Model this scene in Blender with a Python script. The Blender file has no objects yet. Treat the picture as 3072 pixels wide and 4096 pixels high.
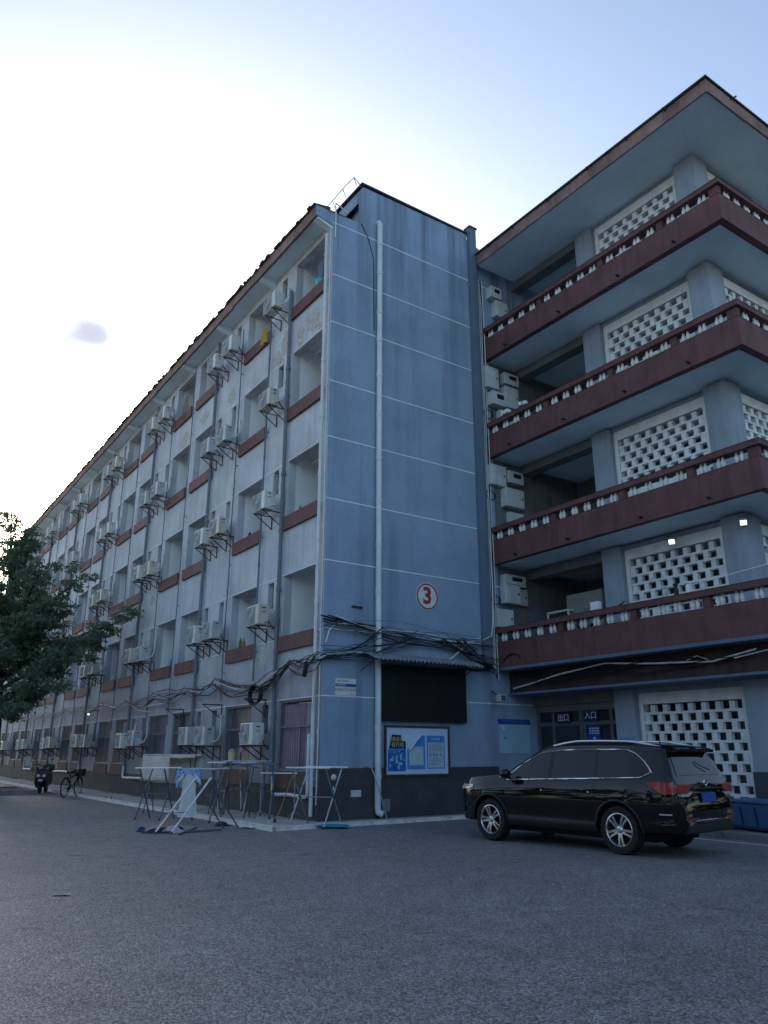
import bpy, bmesh, math, random
import numpy as np
from mathutils import Vector, Matrix
random.seed(7)
R = math.radians
S = bpy.context.scene
COL = S.collection

# ------------------------------------------------------------------ camera
cam = bpy.data.cameras.new('camera')
cam.sensor_fit = 'VERTICAL'; cam.sensor_height = 36.0
cam.lens = 36.0 * 3067.0 / 4096.0
cam.clip_start = 0.1; cam.clip_end = 3000
cam_o = bpy.data.objects.new('camera', cam); COL.objects.link(cam_o)
cr, cu, cf = ((0.82527, -0.56474, 0.00151), (-0.17070, -0.24690, 0.95389), (0.53832, 0.78747, 0.30016))
cam_o.matrix_world = Matrix(((cr[0], cu[0], -cf[0], -9.226), (cr[1], cu[1], -cf[1], -16.098), (cr[2], cu[2], -cf[2], 1.52), (0, 0, 0, 1)))
S.camera = cam_o

# ------------------------------------------------------------------ sky, sun, exposure
SUN_AZ, SUN_EL = 17.0, 16.0          # azimuth clockwise from +Y, elevation (sun stands behind the long block)
w = bpy.data.worlds.new('World'); S.world = w; w.use_nodes = True
nt = w.node_tree; nt.nodes.clear()
def wn(t, **k):
    n = nt.nodes.new(t)
    for a, b in k.items(): setattr(n, a, b)
    return n
out = wn('ShaderNodeOutputWorld'); bg = wn('ShaderNodeBackground')
sky = wn('ShaderNodeTexSky', sky_type='NISHITA', sun_disc=False)
sky.sun_elevation = R(SUN_EL); sky.sun_rotation = R(SUN_AZ)
sky.air_density = 0.9; sky.dust_density = 1.8; sky.ozone_density = 1.2; sky.altitude = 20
bg.inputs['Strength'].default_value = 0.088
# one small wisp of grey cloud hanging in the bright part of the sky
tc = wn('ShaderNodeTexCoord'); nz = wn('ShaderNodeTexNoise'); nz.inputs['Scale'].default_value = 34; nz.inputs['Detail'].default_value = 4
va = wn('ShaderNodeVectorMath', operation='SUBTRACT'); va.inputs[1].default_value = (0.1640, 0.8641, 0.4758)
vm = wn('ShaderNodeMapping'); vm.inputs['Rotation'].default_value = (0, R(-38), 0); vm.inputs['Scale'].default_value = (0.75, 1, 1.35)
ln = wn('ShaderNodeVectorMath', operation='LENGTH')
def mth(op, a, b_):
    n = wn('ShaderNodeMath', operation=op)
    for k_, q_ in enumerate((a, b_)):
        if isinstance(q_, (int, float)): n.inputs[k_].default_value = q_
        else: nt.links.new(q_, n.inputs[k_])
    return n.outputs[0]
L = nt.links.new
L(tc.outputs['Generated'], va.inputs[0]); L(va.outputs[0], vm.inputs[0]); L(vm.outputs[0], ln.inputs[0]); L(tc.outputs['Generated'], nz.inputs['Vector'])
dd = mth('MAXIMUM', mth('ADD', ln.outputs['Value'], mth('MULTIPLY', mth('SUBTRACT', nz.outputs[0], 0.5), 0.034)), 0.0)
lim = mth('ADD', 1.0, mth('MULTIPLY', mth('POWER', mth('DIVIDE', dd, 0.018), 3.0), 0.55))
tn = wn('ShaderNodeVectorMath', operation='SCALE'); tn.inputs[0].default_value = (2.05, 2.18, 2.55); L(lim, tn.inputs['Scale'])
mx = wn('ShaderNodeVectorMath', operation='MINIMUM'); L(sky.outputs[0], mx.inputs[0]); L(tn.outputs[0], mx.inputs[1])
L(mx.outputs[0], bg.inputs['Color']); L(bg.outputs[0], out.inputs['Surface'])
sl = bpy.data.lights.new('sun', 'SUN'); sl.energy = 4.8; sl.angle = R(0.6); sl.color = (1.0, 0.90, 0.76)
so = bpy.data.objects.new('sun', sl); COL.objects.link(so)
sd = Vector((math.sin(R(SUN_AZ)) * math.cos(R(SUN_EL)), math.cos(R(SUN_AZ)) * math.cos(R(SUN_EL)), math.sin(R(SUN_EL))))
so.rotation_euler = sd.to_track_quat('Z', 'Y').to_euler(); so.location = (20, 80, 60)
S.view_settings.view_transform = 'Standard'; S.view_settings.look = 'None'
S.view_settings.gamma = 1.0; S.view_settings.use_curve_mapping = False
S.view_settings.exposure = 1.95
S.render.engine = 'CYCLES'
S.cycles.max_bounces = 6; S.cycles.use_denoising = True
S.cycles.sample_clamp_indirect = 6

# ------------------------------------------------------------------ helpers
def mk(name, kind=None):
    o = bpy.data.objects.new(name, None); COL.objects.link(o); return o
def thing(name, label, cat, loc=(0, 0, 0), rz=0, group=None):
    o = bpy.data.objects.new(name, None); COL.objects.link(o)
    o.empty_display_size = 0.2
    o.location = loc; o.rotation_euler = (0, 0, rz); o['label'] = label; o['category'] = cat
    if group: o['group'] = group
    return o
def tag(o, label, cat, group=None):
    o['label'] = label; o['category'] = cat
    if group: o['group'] = group
    return o
def link(name, me, parent=None, loc=None, rot=None, scale=None):
    o = bpy.data.objects.new(name, me); COL.objects.link(o)
    if parent: o.parent = parent
    if loc is not None: o.location = loc
    if rot is not None: o.rotation_euler = rot
    if scale is not None: o.scale = scale
    return o

class MB:
    def __init__(s): s.v = []; s.f = []
    def add(s, vs, fs):
        o = len(s.v); s.v += [tuple(p) for p in vs]; s.f += [tuple(i + o for i in q) for q in fs]; return s
    def box(s, x0, x1, y0, y1, z0, z1):
        return s.add([(x0,y0,z0),(x1,y0,z0),(x1,y1,z0),(x0,y1,z0),(x0,y0,z1),(x1,y0,z1),(x1,y1,z1),(x0,y1,z1)],
                     [(0,3,2,1),(4,5,6,7),(0,1,5,4),(1,2,6,5),(2,3,7,6),(3,0,4,7)])
    def quad(s, a, b, c, d): return s.add([a,b,c,d], [(0,1,2,3)])
    def prism(s, poly, axis, a0, a1):
        n = len(poly); P = []
        for a in (a0, a1):
            for p, q in poly:
                P.append({'x':(a,p,q),'y':(p,a,q),'z':(p,q,a)}[axis])
        fs = [tuple(range(n)), tuple(range(2*n-1, n-1, -1))]
        fs += [(i, (i+1)%n, (i+1)%n+n, i+n) for i in range(n)]
        return s.add(P, fs)
    def tube(s, pts, r, n=8, cap=True, rs=None, closed=False):
        pts = [Vector(p) for p in pts]; m = len(pts)
        up = None; ring = []
        for i in range(m):
            if closed: t = pts[(i+1)%m] - pts[i-1]
            else: t = pts[min(i+1, m-1)] - pts[max(i-1, 0)]
            if t.length < 1e-9: t = Vector((0,0,1))
            t.normalize()
            if up is None:
                up = Vector((0,0,1)) if abs(t.z) < 0.9 else Vector((1,0,0))
            a = up - t*up.dot(t)
            if a.length < 1e-6: a = t.orthogonal()
            a.normalize(); b = t.cross(a); up = a
            rr = rs[i] if rs else r
            ring.append([pts[i] + (a*math.cos(k*2*math.pi/n) + b*math.sin(k*2*math.pi/n))*rr for k in range(n)])
        V = [p for q in ring for p in q]; F = []
        for i in range(m if closed else m-1):
            j = (i+1) % m
            for k in range(n):
                F.append((i*n+k, i*n+(k+1)%n, j*n+(k+1)%n, j*n+k))
        if cap and not closed:
            F.append(tuple(range(n-1,-1,-1))); F.append(tuple((m-1)*n+k for k in range(n)))
        return s.add(V, F)
    def cyl(s, p0, p1, r, n=12, r1=None): return s.tube([p0, p1], r, n, True, [r, r if r1 is None else r1])
    def lathe(s, prof, n=16, o=(0,0,0), axis='z', cap=True):
        V = []; F = []; m = len(prof)
        for r_, h in prof:
            for k in range(n):
                a = 2*math.pi*k/n; c, d = r_*math.cos(a), r_*math.sin(a)
                V.append({'z':(o[0]+c,o[1]+d,o[2]+h),'x':(o[0]+h,o[1]+c,o[2]+d),'y':(o[0]+c,o[1]+h,o[2]+d)}[axis])
        for i in range(m-1):
            for k in range(n): F.append((i*n+k, i*n+(k+1)%n, (i+1)*n+(k+1)%n, (i+1)*n+k))
        if cap: F.append(tuple(range(n-1,-1,-1))); F.append(tuple((m-1)*n+k for k in range(n)))
        return s.add(V, F)
    def grid(s, fn, nu, nv):
        V = [fn(i/nu, j/nv) for i in range(nu+1) for j in range(nv+1)]
        F = [(i*(nv+1)+j, (i+1)*(nv+1)+j, (i+1)*(nv+1)+j+1, i*(nv+1)+j+1) for i in range(nu) for j in range(nv)]
        return s.add(V, F)
    def mesh(s, name, mat=None, smooth=False, bevel=0.0, recalc=True):
        me = bpy.data.meshes.new(name); me.from_pydata(s.v, [], s.f); me.update()
        if recalc or bevel:
            bm = bmesh.new(); bm.from_mesh(me)
            if bevel:
                bmesh.ops.remove_doubles(bm, verts=bm.verts, dist=1e-5)
                bmesh.ops.bevel(bm, geom=[e for e in bm.edges if e.calc_face_angle(0) > 0.5], offset=bevel, segments=2, affect='EDGES', profile=0.6)
            if recalc: bmesh.ops.recalc_face_normals(bm, faces=bm.faces)
            bm.to_mesh(me); bm.free()
        if smooth:
            me.polygons.foreach_set('use_smooth', [True]*len(me.polygons)); me.set_sharp_from_angle(angle=R(smooth if smooth > 1 else 38))
        if mat: me.materials.append(mat)
        return me
    def build(s, name, mat, parent=None, smooth=False, bevel=0.0, loc=None, rot=None, recalc=True):
        return link(name, s.mesh(name, mat, smooth, bevel, recalc), parent, loc, rot)

def struct(o): o['kind'] = 'structure'; return o
def stuff(o): o['kind'] = 'stuff'; return o

# ------------------------------------------------------------------ materials (procedural)
def M(name, col, rough=0.75, metal=0.0, var=0.12, vs=2.5, bump=0.0, bs=40.0, streak=0.0, spec=0.35, coat=0.0, fine=0.0, rvar=0.0, stretch=(5, 5, 0.22), emit=None, lowgrime=None, topstain=None):
    m = bpy.data.materials.new(name); m.use_nodes = True
    t = m.node_tree; b = t.nodes['Principled BSDF']; N = t.nodes.new; K = t.links.new
    b.inputs['Roughness'].default_value = rough; b.inputs['Metallic'].default_value = metal
    b.inputs['Specular IOR Level'].default_value = spec
    if coat: b.inputs['Coat Weight'].default_value = coat; b.inputs['Coat Roughness'].default_value = 0.04
    g = N('ShaderNodeNewGeometry')
    c = None
    def noise(scale, det=4, mapping=None):
        n = N('ShaderNodeTexNoise'); n.inputs['Scale'].default_value = scale; n.inputs['Detail'].default_value = det; n.inputs['Roughness'].default_value = 0.6
        if mapping:
            mp = N('ShaderNodeMapping'); mp.inputs['Scale'].default_value = mapping; K(g.outputs['Position'], mp.inputs[0]); K(mp.outputs[0], n.inputs['Vector'])
        else: K(g.outputs['Position'], n.inputs['Vector'])
        return n
    def ramp(src, lo, hi, a, b_):
        r = N('ShaderNodeMapRange'); r.inputs[1].default_value = lo; r.inputs[2].default_value = hi; r.inputs[3].default_value = a; r.inputs[4].default_value = b_
        K(src, r.inputs[0]); return r.outputs[0]
    fac = None
    def mul(a, b_):
        if a is None: return b_
        n = N('ShaderNodeMath'); n.operation = 'MULTIPLY'; K(a, n.inputs[0]); K(b_, n.inputs[1]); return n.outputs[0]
    if var: fac = mul(fac, ramp(noise(vs).outputs[0], 0.3, 0.7, 1 - var, 1 + var))
    if fine: fac = mul(fac, ramp(noise(vs*14, 2).outputs[0], 0.3, 0.7, 1 - fine, 1 + fine))
    if streak: fac = mul(fac, ramp(noise(1.0, 5, stretch).outputs[0], 0.50, 0.72, 1.0, 1 - streak))
    if lowgrime or topstain:
        sp = N('ShaderNodeSeparateXYZ'); K(g.outputs['Position'], sp.inputs[0])
    if lowgrime:      # soot and splash dirt on the lower storey, ragged upper edge
        n1 = noise(0.7, 5); a_ = N('ShaderNodeMath'); a_.operation = 'MULTIPLY_ADD'; a_.inputs[1].default_value = -4.5; K(n1.outputs[0], a_.inputs[0]); K(sp.outputs[2], a_.inputs[2])
        fac = mul(fac, ramp(a_.outputs[0], lowgrime[0]-2.2, lowgrime[1]-2.2, lowgrime[2], 1.0))
    if topstain:      # black rain streaks below the coping
        n2 = noise(1.0, 4, (1.9, 1.9, 0.05)); st = ramp(n2.outputs[0], 0.48, 0.66, 0.0, 1.0); hz_ = ramp(sp.outputs[2], topstain[0], topstain[1], 0.0, topstain[2])
        pr_ = N('ShaderNodeMath'); pr_.operation = 'MULTIPLY'; K(st, pr_.inputs[0]); K(hz_, pr_.inputs[1])
        iv = N('ShaderNodeMath'); iv.operation = 'SUBTRACT'; iv.inputs[0].default_value = 1.0; K(pr_.outputs[0], iv.inputs[1]); fac = mul(fac, iv.outputs[0])
    if fac is not None:
        x = N('ShaderNodeVectorMath'); x.operation = 'SCALE'; x.inputs[0].default_value = col[:3]; K(fac, x.inputs['Scale']); K(x.outputs[0], b.inputs['Base Color'])
    else: b.inputs['Base Color'].default_value = (*col, 1)
    if bump:
        bn = N('ShaderNodeBump'); bn.inputs['Strength'].default_value = bump; bn.inputs['Distance'].default_value = 0.01
        K(noise(bs, 3).outputs[0], bn.inputs['Height']); K(bn.outputs[0], b.inputs['Normal'])
    if rvar: K(ramp(noise(vs*2).outputs[0], 0.3, 0.7, rough - rvar, rough + rvar), b.inputs['Roughness'])
    if emit: b.inputs['Emission Color'].default_value = (*emit[0], 1); b.inputs['Emission Strength'].default_value = emit[1]
    return m

wallA = M('grey_blue_paint', (0.50, 0.53, 0.575), 0.85, var=0.16, vs=0.9, streak=0.22, bump=0.25, bs=25, fine=0.05, stretch=(3.2, 3.2, 0.16), lowgrime=(1.2, 5.2, 0.50))
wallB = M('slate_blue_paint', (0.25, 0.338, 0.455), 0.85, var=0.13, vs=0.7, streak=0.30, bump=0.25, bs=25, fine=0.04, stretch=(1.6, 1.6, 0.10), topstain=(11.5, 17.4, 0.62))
pierM = M('dark_duct_paint', (0.12, 0.165, 0.23), 0.8, var=0.12, vs=1.0, streak=0.2, bump=0.2, bs=25)
white_line = M('white_groove_paint', (0.74, 0.76, 0.78), 0.7, var=0.12, vs=4)
colM = M('column_paint', (0.30, 0.345, 0.41), 0.85, var=0.14, vs=1.0, streak=0.2, bump=0.2, bs=25)
flake = M('bare_plaster', (0.44, 0.43, 0.40), 0.95, var=0.32, vs=9, bump=0.6, bs=16, fine=0.12)
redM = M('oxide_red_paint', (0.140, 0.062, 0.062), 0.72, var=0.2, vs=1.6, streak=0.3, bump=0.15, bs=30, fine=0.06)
redF = M('faded_red_fascia', (0.235, 0.150, 0.135), 0.85, var=0.35, vs=1.2, streak=0.35, bump=0.3, bs=18)
soffitM = M('soffit_limewash', (0.66, 0.80, 0.86), 0.9, var=0.12, vs=0.8, bump=0.15, bs=14)
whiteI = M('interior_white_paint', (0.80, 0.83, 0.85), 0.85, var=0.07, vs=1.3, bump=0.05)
whiteS = M('white_lattice_paint', (0.76, 0.77, 0.77), 0.8, var=0.14, vs=3, bump=0.2, bs=40)
balM = M('white_baluster_paint', (0.78, 0.78, 0.77), 0.7, var=0.12, vs=6)
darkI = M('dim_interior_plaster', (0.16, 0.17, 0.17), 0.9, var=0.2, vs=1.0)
tile_dark = M('dark_roof_tile', (0.06, 0.06, 0.065), 0.85, var=0.3, vs=3, bump=0.3)
dado = M('charcoal_plinth_tile', (0.052, 0.058, 0.066), 0.6, var=0.22, vs=2.2, bump=0.3, bs=30, streak=0.15)
dadoA = M('dirty_plinth_render', (0.062, 0.07, 0.076), 0.85, var=0.25, vs=1.2, bump=0.3, bs=20, streak=0.35)
concrete = M('concrete_apron', (0.34, 0.34, 0.32), 0.9, var=0.22, vs=1.6, bump=0.4, bs=30, fine=0.1)
conc_dark = M('worn_pavement', (0.20, 0.21, 0.205), 0.9, var=0.2, vs=1.4, bump=0.4, bs=30, fine=0.1)
linepaint = M('road_white_paint', (0.66, 0.66, 0.63), 0.8, var=0.25, vs=5, fine=0.15, bump=0.2)
pvc = M('white_pvc_pipe', (0.62, 0.65, 0.67), 0.5, var=0.1, vs=2, streak=0.15)
pipeG = M('grey_drain_pipe', (0.15, 0.18, 0.22), 0.55, var=0.15, vs=2, streak=0.2)
acW = M('aged_white_enamel', (0.60, 0.62, 0.59), 0.5, var=0.12, vs=3, streak=0.25, stretch=(9, 9, 0.6))
acG = M('grey_fan_grille', (0.27, 0.29, 0.30), 0.6, var=0.12, vs=8)
blackM = M('black_metal', (0.018, 0.019, 0.021), 0.55, var=0.2, vs=6)
rustM = M('rusty_bracket', (0.045, 0.038, 0.034), 0.8, var=0.3, vs=9)
cabK = M('black_cable_jacket', (0.014, 0.015, 0.017), 0.55, var=0.1)
cabG = M('grey_cable_jacket', (0.10, 0.11, 0.12), 0.6, var=0.15, vs=4)
cabW = M('white_cable_jacket', (0.58, 0.59, 0.58), 0.6, var=0.12, vs=4)
boxE = M('grey_white_sheet_metal', (0.50, 0.54, 0.55), 0.55, var=0.12, vs=3, streak=0.15)
steel = M('dull_galvanised_tube', (0.36, 0.39, 0.42), 0.38, 0.85, var=0.2, vs=5)
steelD = M('grey_tube_paint', (0.12, 0.14, 0.165), 0.45, 0.3, var=0.2, vs=5)
tubeW = M('white_enamel_tube', (0.72, 0.74, 0.75), 0.35, 0.0, var=0.08)
tubeT = M('tan_tube', (0.30, 0.25, 0.20), 0.5, 0.2, var=0.15)
def glassdark(name, col, rough=0.06):
    return M(name, col, rough, 0.0, var=0.0, spec=0.6)
paneD = glassdark('dark_window_glass', (0.022, 0.028, 0.034))
paneG = glassdark('grey_door_glass', (0.085, 0.105, 0.115), 0.25)

# ================================================================== GROUND
def asphalt():
    m = bpy.data.materials.new('worn_asphalt'); m.use_nodes = True
    t = m.node_tree; b = t.nodes['Principled BSDF']; N = t.nodes.new; K = t.links.new
    g = N('ShaderNodeNewGeometry'); P = g.outputs['Position']
    def noise(s, d, r=0.6):
        n = N('ShaderNodeTexNoise'); n.inputs['Scale'].default_value = s; n.inputs['Detail'].default_value = d; n.inputs['Roughness'].default_value = r; K(P, n.inputs['Vector']); return n.outputs[0]
    def rng(a, lo, hi, x, y):
        r = N('ShaderNodeMapRange'); r.inputs[1].default_value = lo; r.inputs[2].default_value = hi; r.inputs[3].default_value = x; r.inputs[4].default_value = y; K(a, r.inputs[0]); return r.outputs[0]
    def op(o, a, b_):
        n = N('ShaderNodeMath'); n.operation = o
        for i, q in enumerate((a, b_)):
            if isinstance(q, (int, float)): n.inputs[i].default_value = q
            else: K(q, n.inputs[i])
        return n.outputs[0]
    v = N('ShaderNodeTexVoronoi'); v.inputs['Scale'].default_value = 62; K(P, v.inputs['Vector'])
    sep = N('ShaderNodeSeparateColor'); K(v.outputs['Color'], sep.inputs[0])
    stones = rng(sep.outputs[0], 0.0, 1.0, 0.35, 1.9)
    big = rng(noise(0.35, 5), 0.3, 0.7, 0.84, 1.14)
    mid = rng(noise(3.2, 6), 0.3, 0.7, 0.82, 1.18)
    gaps = rng(v.outputs['Distance'], 0.0, 0.55, 1.12, 0.5)
    f = op('MULTIPLY', op('MULTIPLY', stones, big), op('MULTIPLY', mid, gaps))
    # oil spots and hairline cracks
    spots = rng(noise(1.1, 3), 0.66, 0.80, 1.0, 0.72)
    cw = N('ShaderNodeTexVoronoi'); cw.feature = 'DISTANCE_TO_EDGE'; cw.inputs['Scale'].default_value = 0.13
    dn = N('ShaderNodeTexNoise'); dn.inputs['Scale'].default_value = 1.6; dn.inputs['Detail'].default_value = 6; K(P, dn.inputs['Vector'])
    ad = N('ShaderNodeVectorMath'); ad.operation = 'MULTIPLY_ADD'; ad.inputs[1].default_value = (1.1, 1.1, 0); K(dn.outputs['Color'], ad.inputs[0]); K(P, ad.inputs[2]); K(ad.outputs[0], cw.inputs['Vector'])
    crack = rng(cw.outputs['Distance'], 0.0008, 0.0026, 0.62, 1.0)
    f = op('MULTIPLY', f, op('MULTIPLY', spots, crack))
    sc = N('ShaderNodeVectorMath'); sc.operation = 'SCALE'; sc.inputs[0].default_value = (0.250, 0.256, 0.256); K(f, sc.inputs['Scale']); K(sc.outputs[0], b.inputs['Base Color'])
    b.inputs['Roughness'].default_value = 0.62; b.inputs['Specular IOR Level'].default_value = 0.5
    bn = N('ShaderNodeBump'); bn.inputs['Strength'].default_value = 0.75; bn.inputs['Distance'].default_value = 0.008
    K(op('ADD', op('MULTIPLY', v.outputs['Distance'], -1.0), op('MULTIPLY', noise(30, 4), 0.8)), bn.inputs['Height']); K(bn.outputs[0], b.inputs['Normal'])
    return m
struct(MB().quad((-700,-700,0),(700,-700,0),(700,700,0),(-700,700,0)).build('ground', asphalt()))

# concrete apron around the long block, with its white painted edge
ap = MB()
ap.prism([(-1.53,-0.86),(-1.53,54.0),(0.02,54.0),(0.02,0.02),(5.6,0.02),(5.6,-0.55)], 'z', -0.05, 0.055)
apron = struct(ap.build('apron_pavement', concrete, bevel=0.0))
for k in range(19):      # cracked slabs of the apron
    y0 = -0.7 + k*2.75
    s = MB(); j = lambda a: a + random.uniform(-0.04, 0.04)
    s.prism([(-1.40,j(y0+0.05)),(-1.40,j(y0+2.70)),(-0.36+random.uniform(-.2,.06),j(y0+2.70)),(-0.36+random.uniform(-.2,.06),j(y0+0.05))], 'z', 0.05, 0.072+random.uniform(0,.012))
    s.build('slab', concrete, apron)
ed = MB()
ed.prism([(-1.62,-0.95),(-1.62,54.0),(-1.50,54.0),(-1.50,-0.84)], 'z', 0.0, 0.085)
ed.prism([(-1.50,-0.838),(5.6,-0.53),(5.6,-0.63),(-1.50,-0.94)], 'z', 0.0, 0.084)
struct(ed.build('kerb', linepaint, bevel=0.008))
# pavement in front of the balcony wing
pv = MB(); pv.prism([(5.0,-14.0),(5.0,-0.66),(24.0,-0.66),(24.0,-14.0)], 'z', -0.05, 0.11)
struct(pv.build('pavement', conc_dark, bevel=0.012))
kb = MB()
for k in range(13): kb.box(4.86, 4.998, -0.72-k*1.02-1.0, -0.72-k*1.02, -0.03, 0.118)
kerb2 = struct(kb.build('kerb', conc_dark, bevel=0.01))
ml = MB(); ml.quad((4.38,-14,0.004),(4.48,-14,0.004),(4.46,-0.9,0.004),(4.36,-0.9,0.004))
struct(ml.build('road_marking', linepaint))
# raised tree pit by the far tree
tp = MB()
tp.box(-6.4,-2.55,17.0,17.14,-0.02,0.16); tp.box(-6.4,-6.26,17.14,21.2,-0.02,0.16); tp.box(-2.69,-2.55,17.14,21.06,-0.02,0.16); tp.box(-6.26,-2.55,21.06,21.2,-0.02,0.16)
struct(tp.build('kerb', conc_dark, bevel=0.01))
soil = M('pit_soil', (0.07,0.055,0.04), 0.95, var=0.3, vs=5, bump=0.6, bs=20)
struct(MB().box(-6.26,-2.69,17.14,21.06,-0.02,0.10).build('ground', soil))

# ================================================================== LONG BLOCK
ZL = [2.82, 4.41, 6.11, 7.73, 9.43, 11.05, 12.84, 14.35]
LINT = [2.80, 6.08, 9.40, 12.81, 15.86]
SILL = [1.12, 4.41, 7.72, 11.0, 14.33]
END = 51.8
OPS = [(0.38,2.17),(3.80,5.60)]
for k in range(7): OPS.append((8.13+6.68*k, 9.98+6.68*k)); 
for k in range(6): OPS.append((10.58+6.69*k, 12.45+6.69*k))
OPS.sort()
SLOT = [(2.77,3.12)]
BAY = [5.60+6.68*k for k in range(7)]
for b0 in BAY: SLOT += [(b0+0.63,b0+0.97),(b0+1.88,b0+2.22)]
blk = thing('dormitory_block', 'long five-storey grey-blue block with red sills and a blank end wall', 'building')
holes = []
for y0, y1 in OPS:
    for r in range(5): holes.append((y0, y1, SILL[r], LINT[r]))
for y0, y1 in SLOT:
    for r in range(5): holes.append((y0, y1, LINT[r]-0.80, LINT[r]-0.06))
ys = sorted(set([0, END] + [h[0] for h in holes] + [h[1] for h in holes]))
zs = sorted(set([0, 16.12] + [h[2] for h in holes] + [h[3] for h in holes]))
def ishole(y, z): return any(h[0] < y < h[1] and h[2] < z < h[3] for h in holes)
fw = MB()
cell = [[ishole((ys[i]+ys[i+1])/2, (zs[j]+zs[j+1])/2) for j in range(len(zs)-1)] for i in range(len(ys)-1)]
for i in range(len(ys)-1):
    for j in range(len(zs)-1):
        a, b_, c, d = ys[i], ys[i+1], zs[j], zs[j+1]
        if not cell[i][j]: fw.quad((0,a,c),(0,a,d),(0,b_,d),(0,b_,c))
for y0, y1, z0, z1 in holes:
    D = 0.24
    fw.quad((0,y0,z0),(D,y0,z0),(D,y0,z1),(0,y0,z1)); fw.quad((0,y1,z0),(D,y1,z0),(D,y1,z1),(0,y1,z1))
    fw.quad((0,y0,z1),(0,y1,z1),(D,y1,z1),(D,y0,z1)); fw.quad((0,y0,z0),(D,y0,z0),(D,y1,z0),(0,y1,z0))
fw.build('facade_wall', wallA, blk, recalc=False)
ew = MB()
ew.add([(0,0,0),(40,0,0),(40,0,17.35),(5.6,0,17.45),(5.05,0,17.62),(5.05,0,17.82),(1.0,0,17.76),(1.0,0,16.46),(0,0,16.36)], [tuple(range(9))])
ew.quad((-0.575,0,16.09),(0,0,15.95),(0,0,16.36),(-0.575,0,16.43)); ew.quad((0,END,0),(40,END,0),(40,END,16.3),(0,END,16.3)); ew.quad((40,0,0),(40,END,0),(40,END,16.3),(40,0,16.3))
ew.build('end_wall', wallB, blk, recalc=False)
# stairhead above the roof
ph = MB()
ph.quad((1.0,0,16.4),(1.0,0,17.76),(1.0,0.24,17.76),(1.0,0.24,16.4)); ph.quad((1.0,0.24,17.35),(1.0,0.24,17.76),(1.0,0.95,17.76),(1.0,0.95,17.35)); ph.quad((1.0,0.95,16.4),(1.0,0.95,17.76),(1.0,5.0,17.76),(1.0,5.0,16.4))
ph.quad((1.0,5,16.4),(5.05,5,16.4),(5.05,5,17.76),(1.0,5,17.76)); ph.quad((5.05,0,16.4),(5.05,5,16.4),(5.05,5,17.80),(5.05,0,17.82))
ph.quad((1.0,0,17.76),(5.05,0,17.82),(5.05,5,17.80),(1.0,5,17.76)); ph.quad((1.2,0.24,16.4),(1.2,0.95,16.4),(1.2,0.95,17.4),(1.2,0.24,17.4))
ph.build('stairhead', wallB, blk, recalc=False)
MB().box(0.93,5.12,-0.05,5.05,17.822,17.88).build('coping', tile_dark, blk)
MB().box(5.05,5.32,-0.16,0.0,3.72,18.02).build('drain_duct', pierM, blk, bevel=0.015)
MB().box(5.02,5.35,-0.19,0.10,18.02,18.07).build('duct_cap', tile_dark, blk)
# flat roof, eave, fascia, tiles
rf = MB(); rf.box(-0.50,39.9,0.004,END+0.2,16.37,16.44); roof = rf.build('roof', tile_dark, blk)
MB().box(-0.50,0.0,0.004,END+0.2,16.10,16.368).build('eave', soffitM, roof)
fa = MB()
y = 0.0
while y < END:
    l = random.uniform(0.9, 1.9); h = random.uniform(-0.03, 0.02)
    fa.box(-0.575+random.uniform(-.006,.006), -0.502, y+0.002, min(y+l, END+.2)-0.01, 16.075+h, 16.40); y += l
fa.build('fascia', redF, roof)
for k in range(15):
    yr = 0.03 + 3.53*k
    MB().prism([(-0.50,16.099),(-0.50,16.02),(-0.001,15.86),(-0.001,16.099)], 'y', yr, yr+0.22).build('eave_rib', soffitM, roof)
tl = MB(); y = 0.0
while y < END+0.2:
    w_ = random.uniform(0.14, 0.22); dx = random.uniform(-0.05, 0.03); h = random.choice((0.01,0.015,0.02,0.035))*random.uniform(.7,1.3)
    tl.prism([(-0.63+dx,16.40),(-0.63+dx,16.425+h),(-0.1,16.52+h),(-0.1,16.40)], 'y', y, y+w_-0.02); y += w_
stuff(tl.build('roof_tiles', tile_dark, roof))
# guard rail by the roof edge
rl = MB()
P0, P1 = Vector((0.86,1.55,17.40)), Vector((0.86,-0.02,17.86))
for a in range(8):
    q = (1.0, 4.6-0.62*a); 
    rl.tube([(0.80,q[1]-0.2,17.78),(0.70,q[1]-0.2,18.02)], 0.013, 5)
rl.tube([(0.98,0.05,17.80),(0.72,0.05,18.0)]+[(0.70,0.3+0.5*i,18.02+0.015*math.sin(i*2)) for i in range(9)], 0.015, 5)
rl.build('roof_rail', steelD, blk)
MB().tube([(0.06,-0.03,15.55),(0.06,-0.03,16.35),(0.05,-0.03,16.72),(0.45,-0.02,16.58)], 0.022, 6).build('lightning_strap', pvc, blk)
MB().tube([(0.30,38.5,16.4),(0.30,38.5,17.5),(1.4,38.5,17.6)], 0.035, 6).build('vent_pipe', steelD, blk)
# plinths
MB().box(-0.02,5.5,-0.022,0.0,0.0,1.19).build('plinth', dado, blk)
MB().box(-0.024,0.0,0.0,END,0.0,0.78).build('plinth', dadoA, blk)
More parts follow.
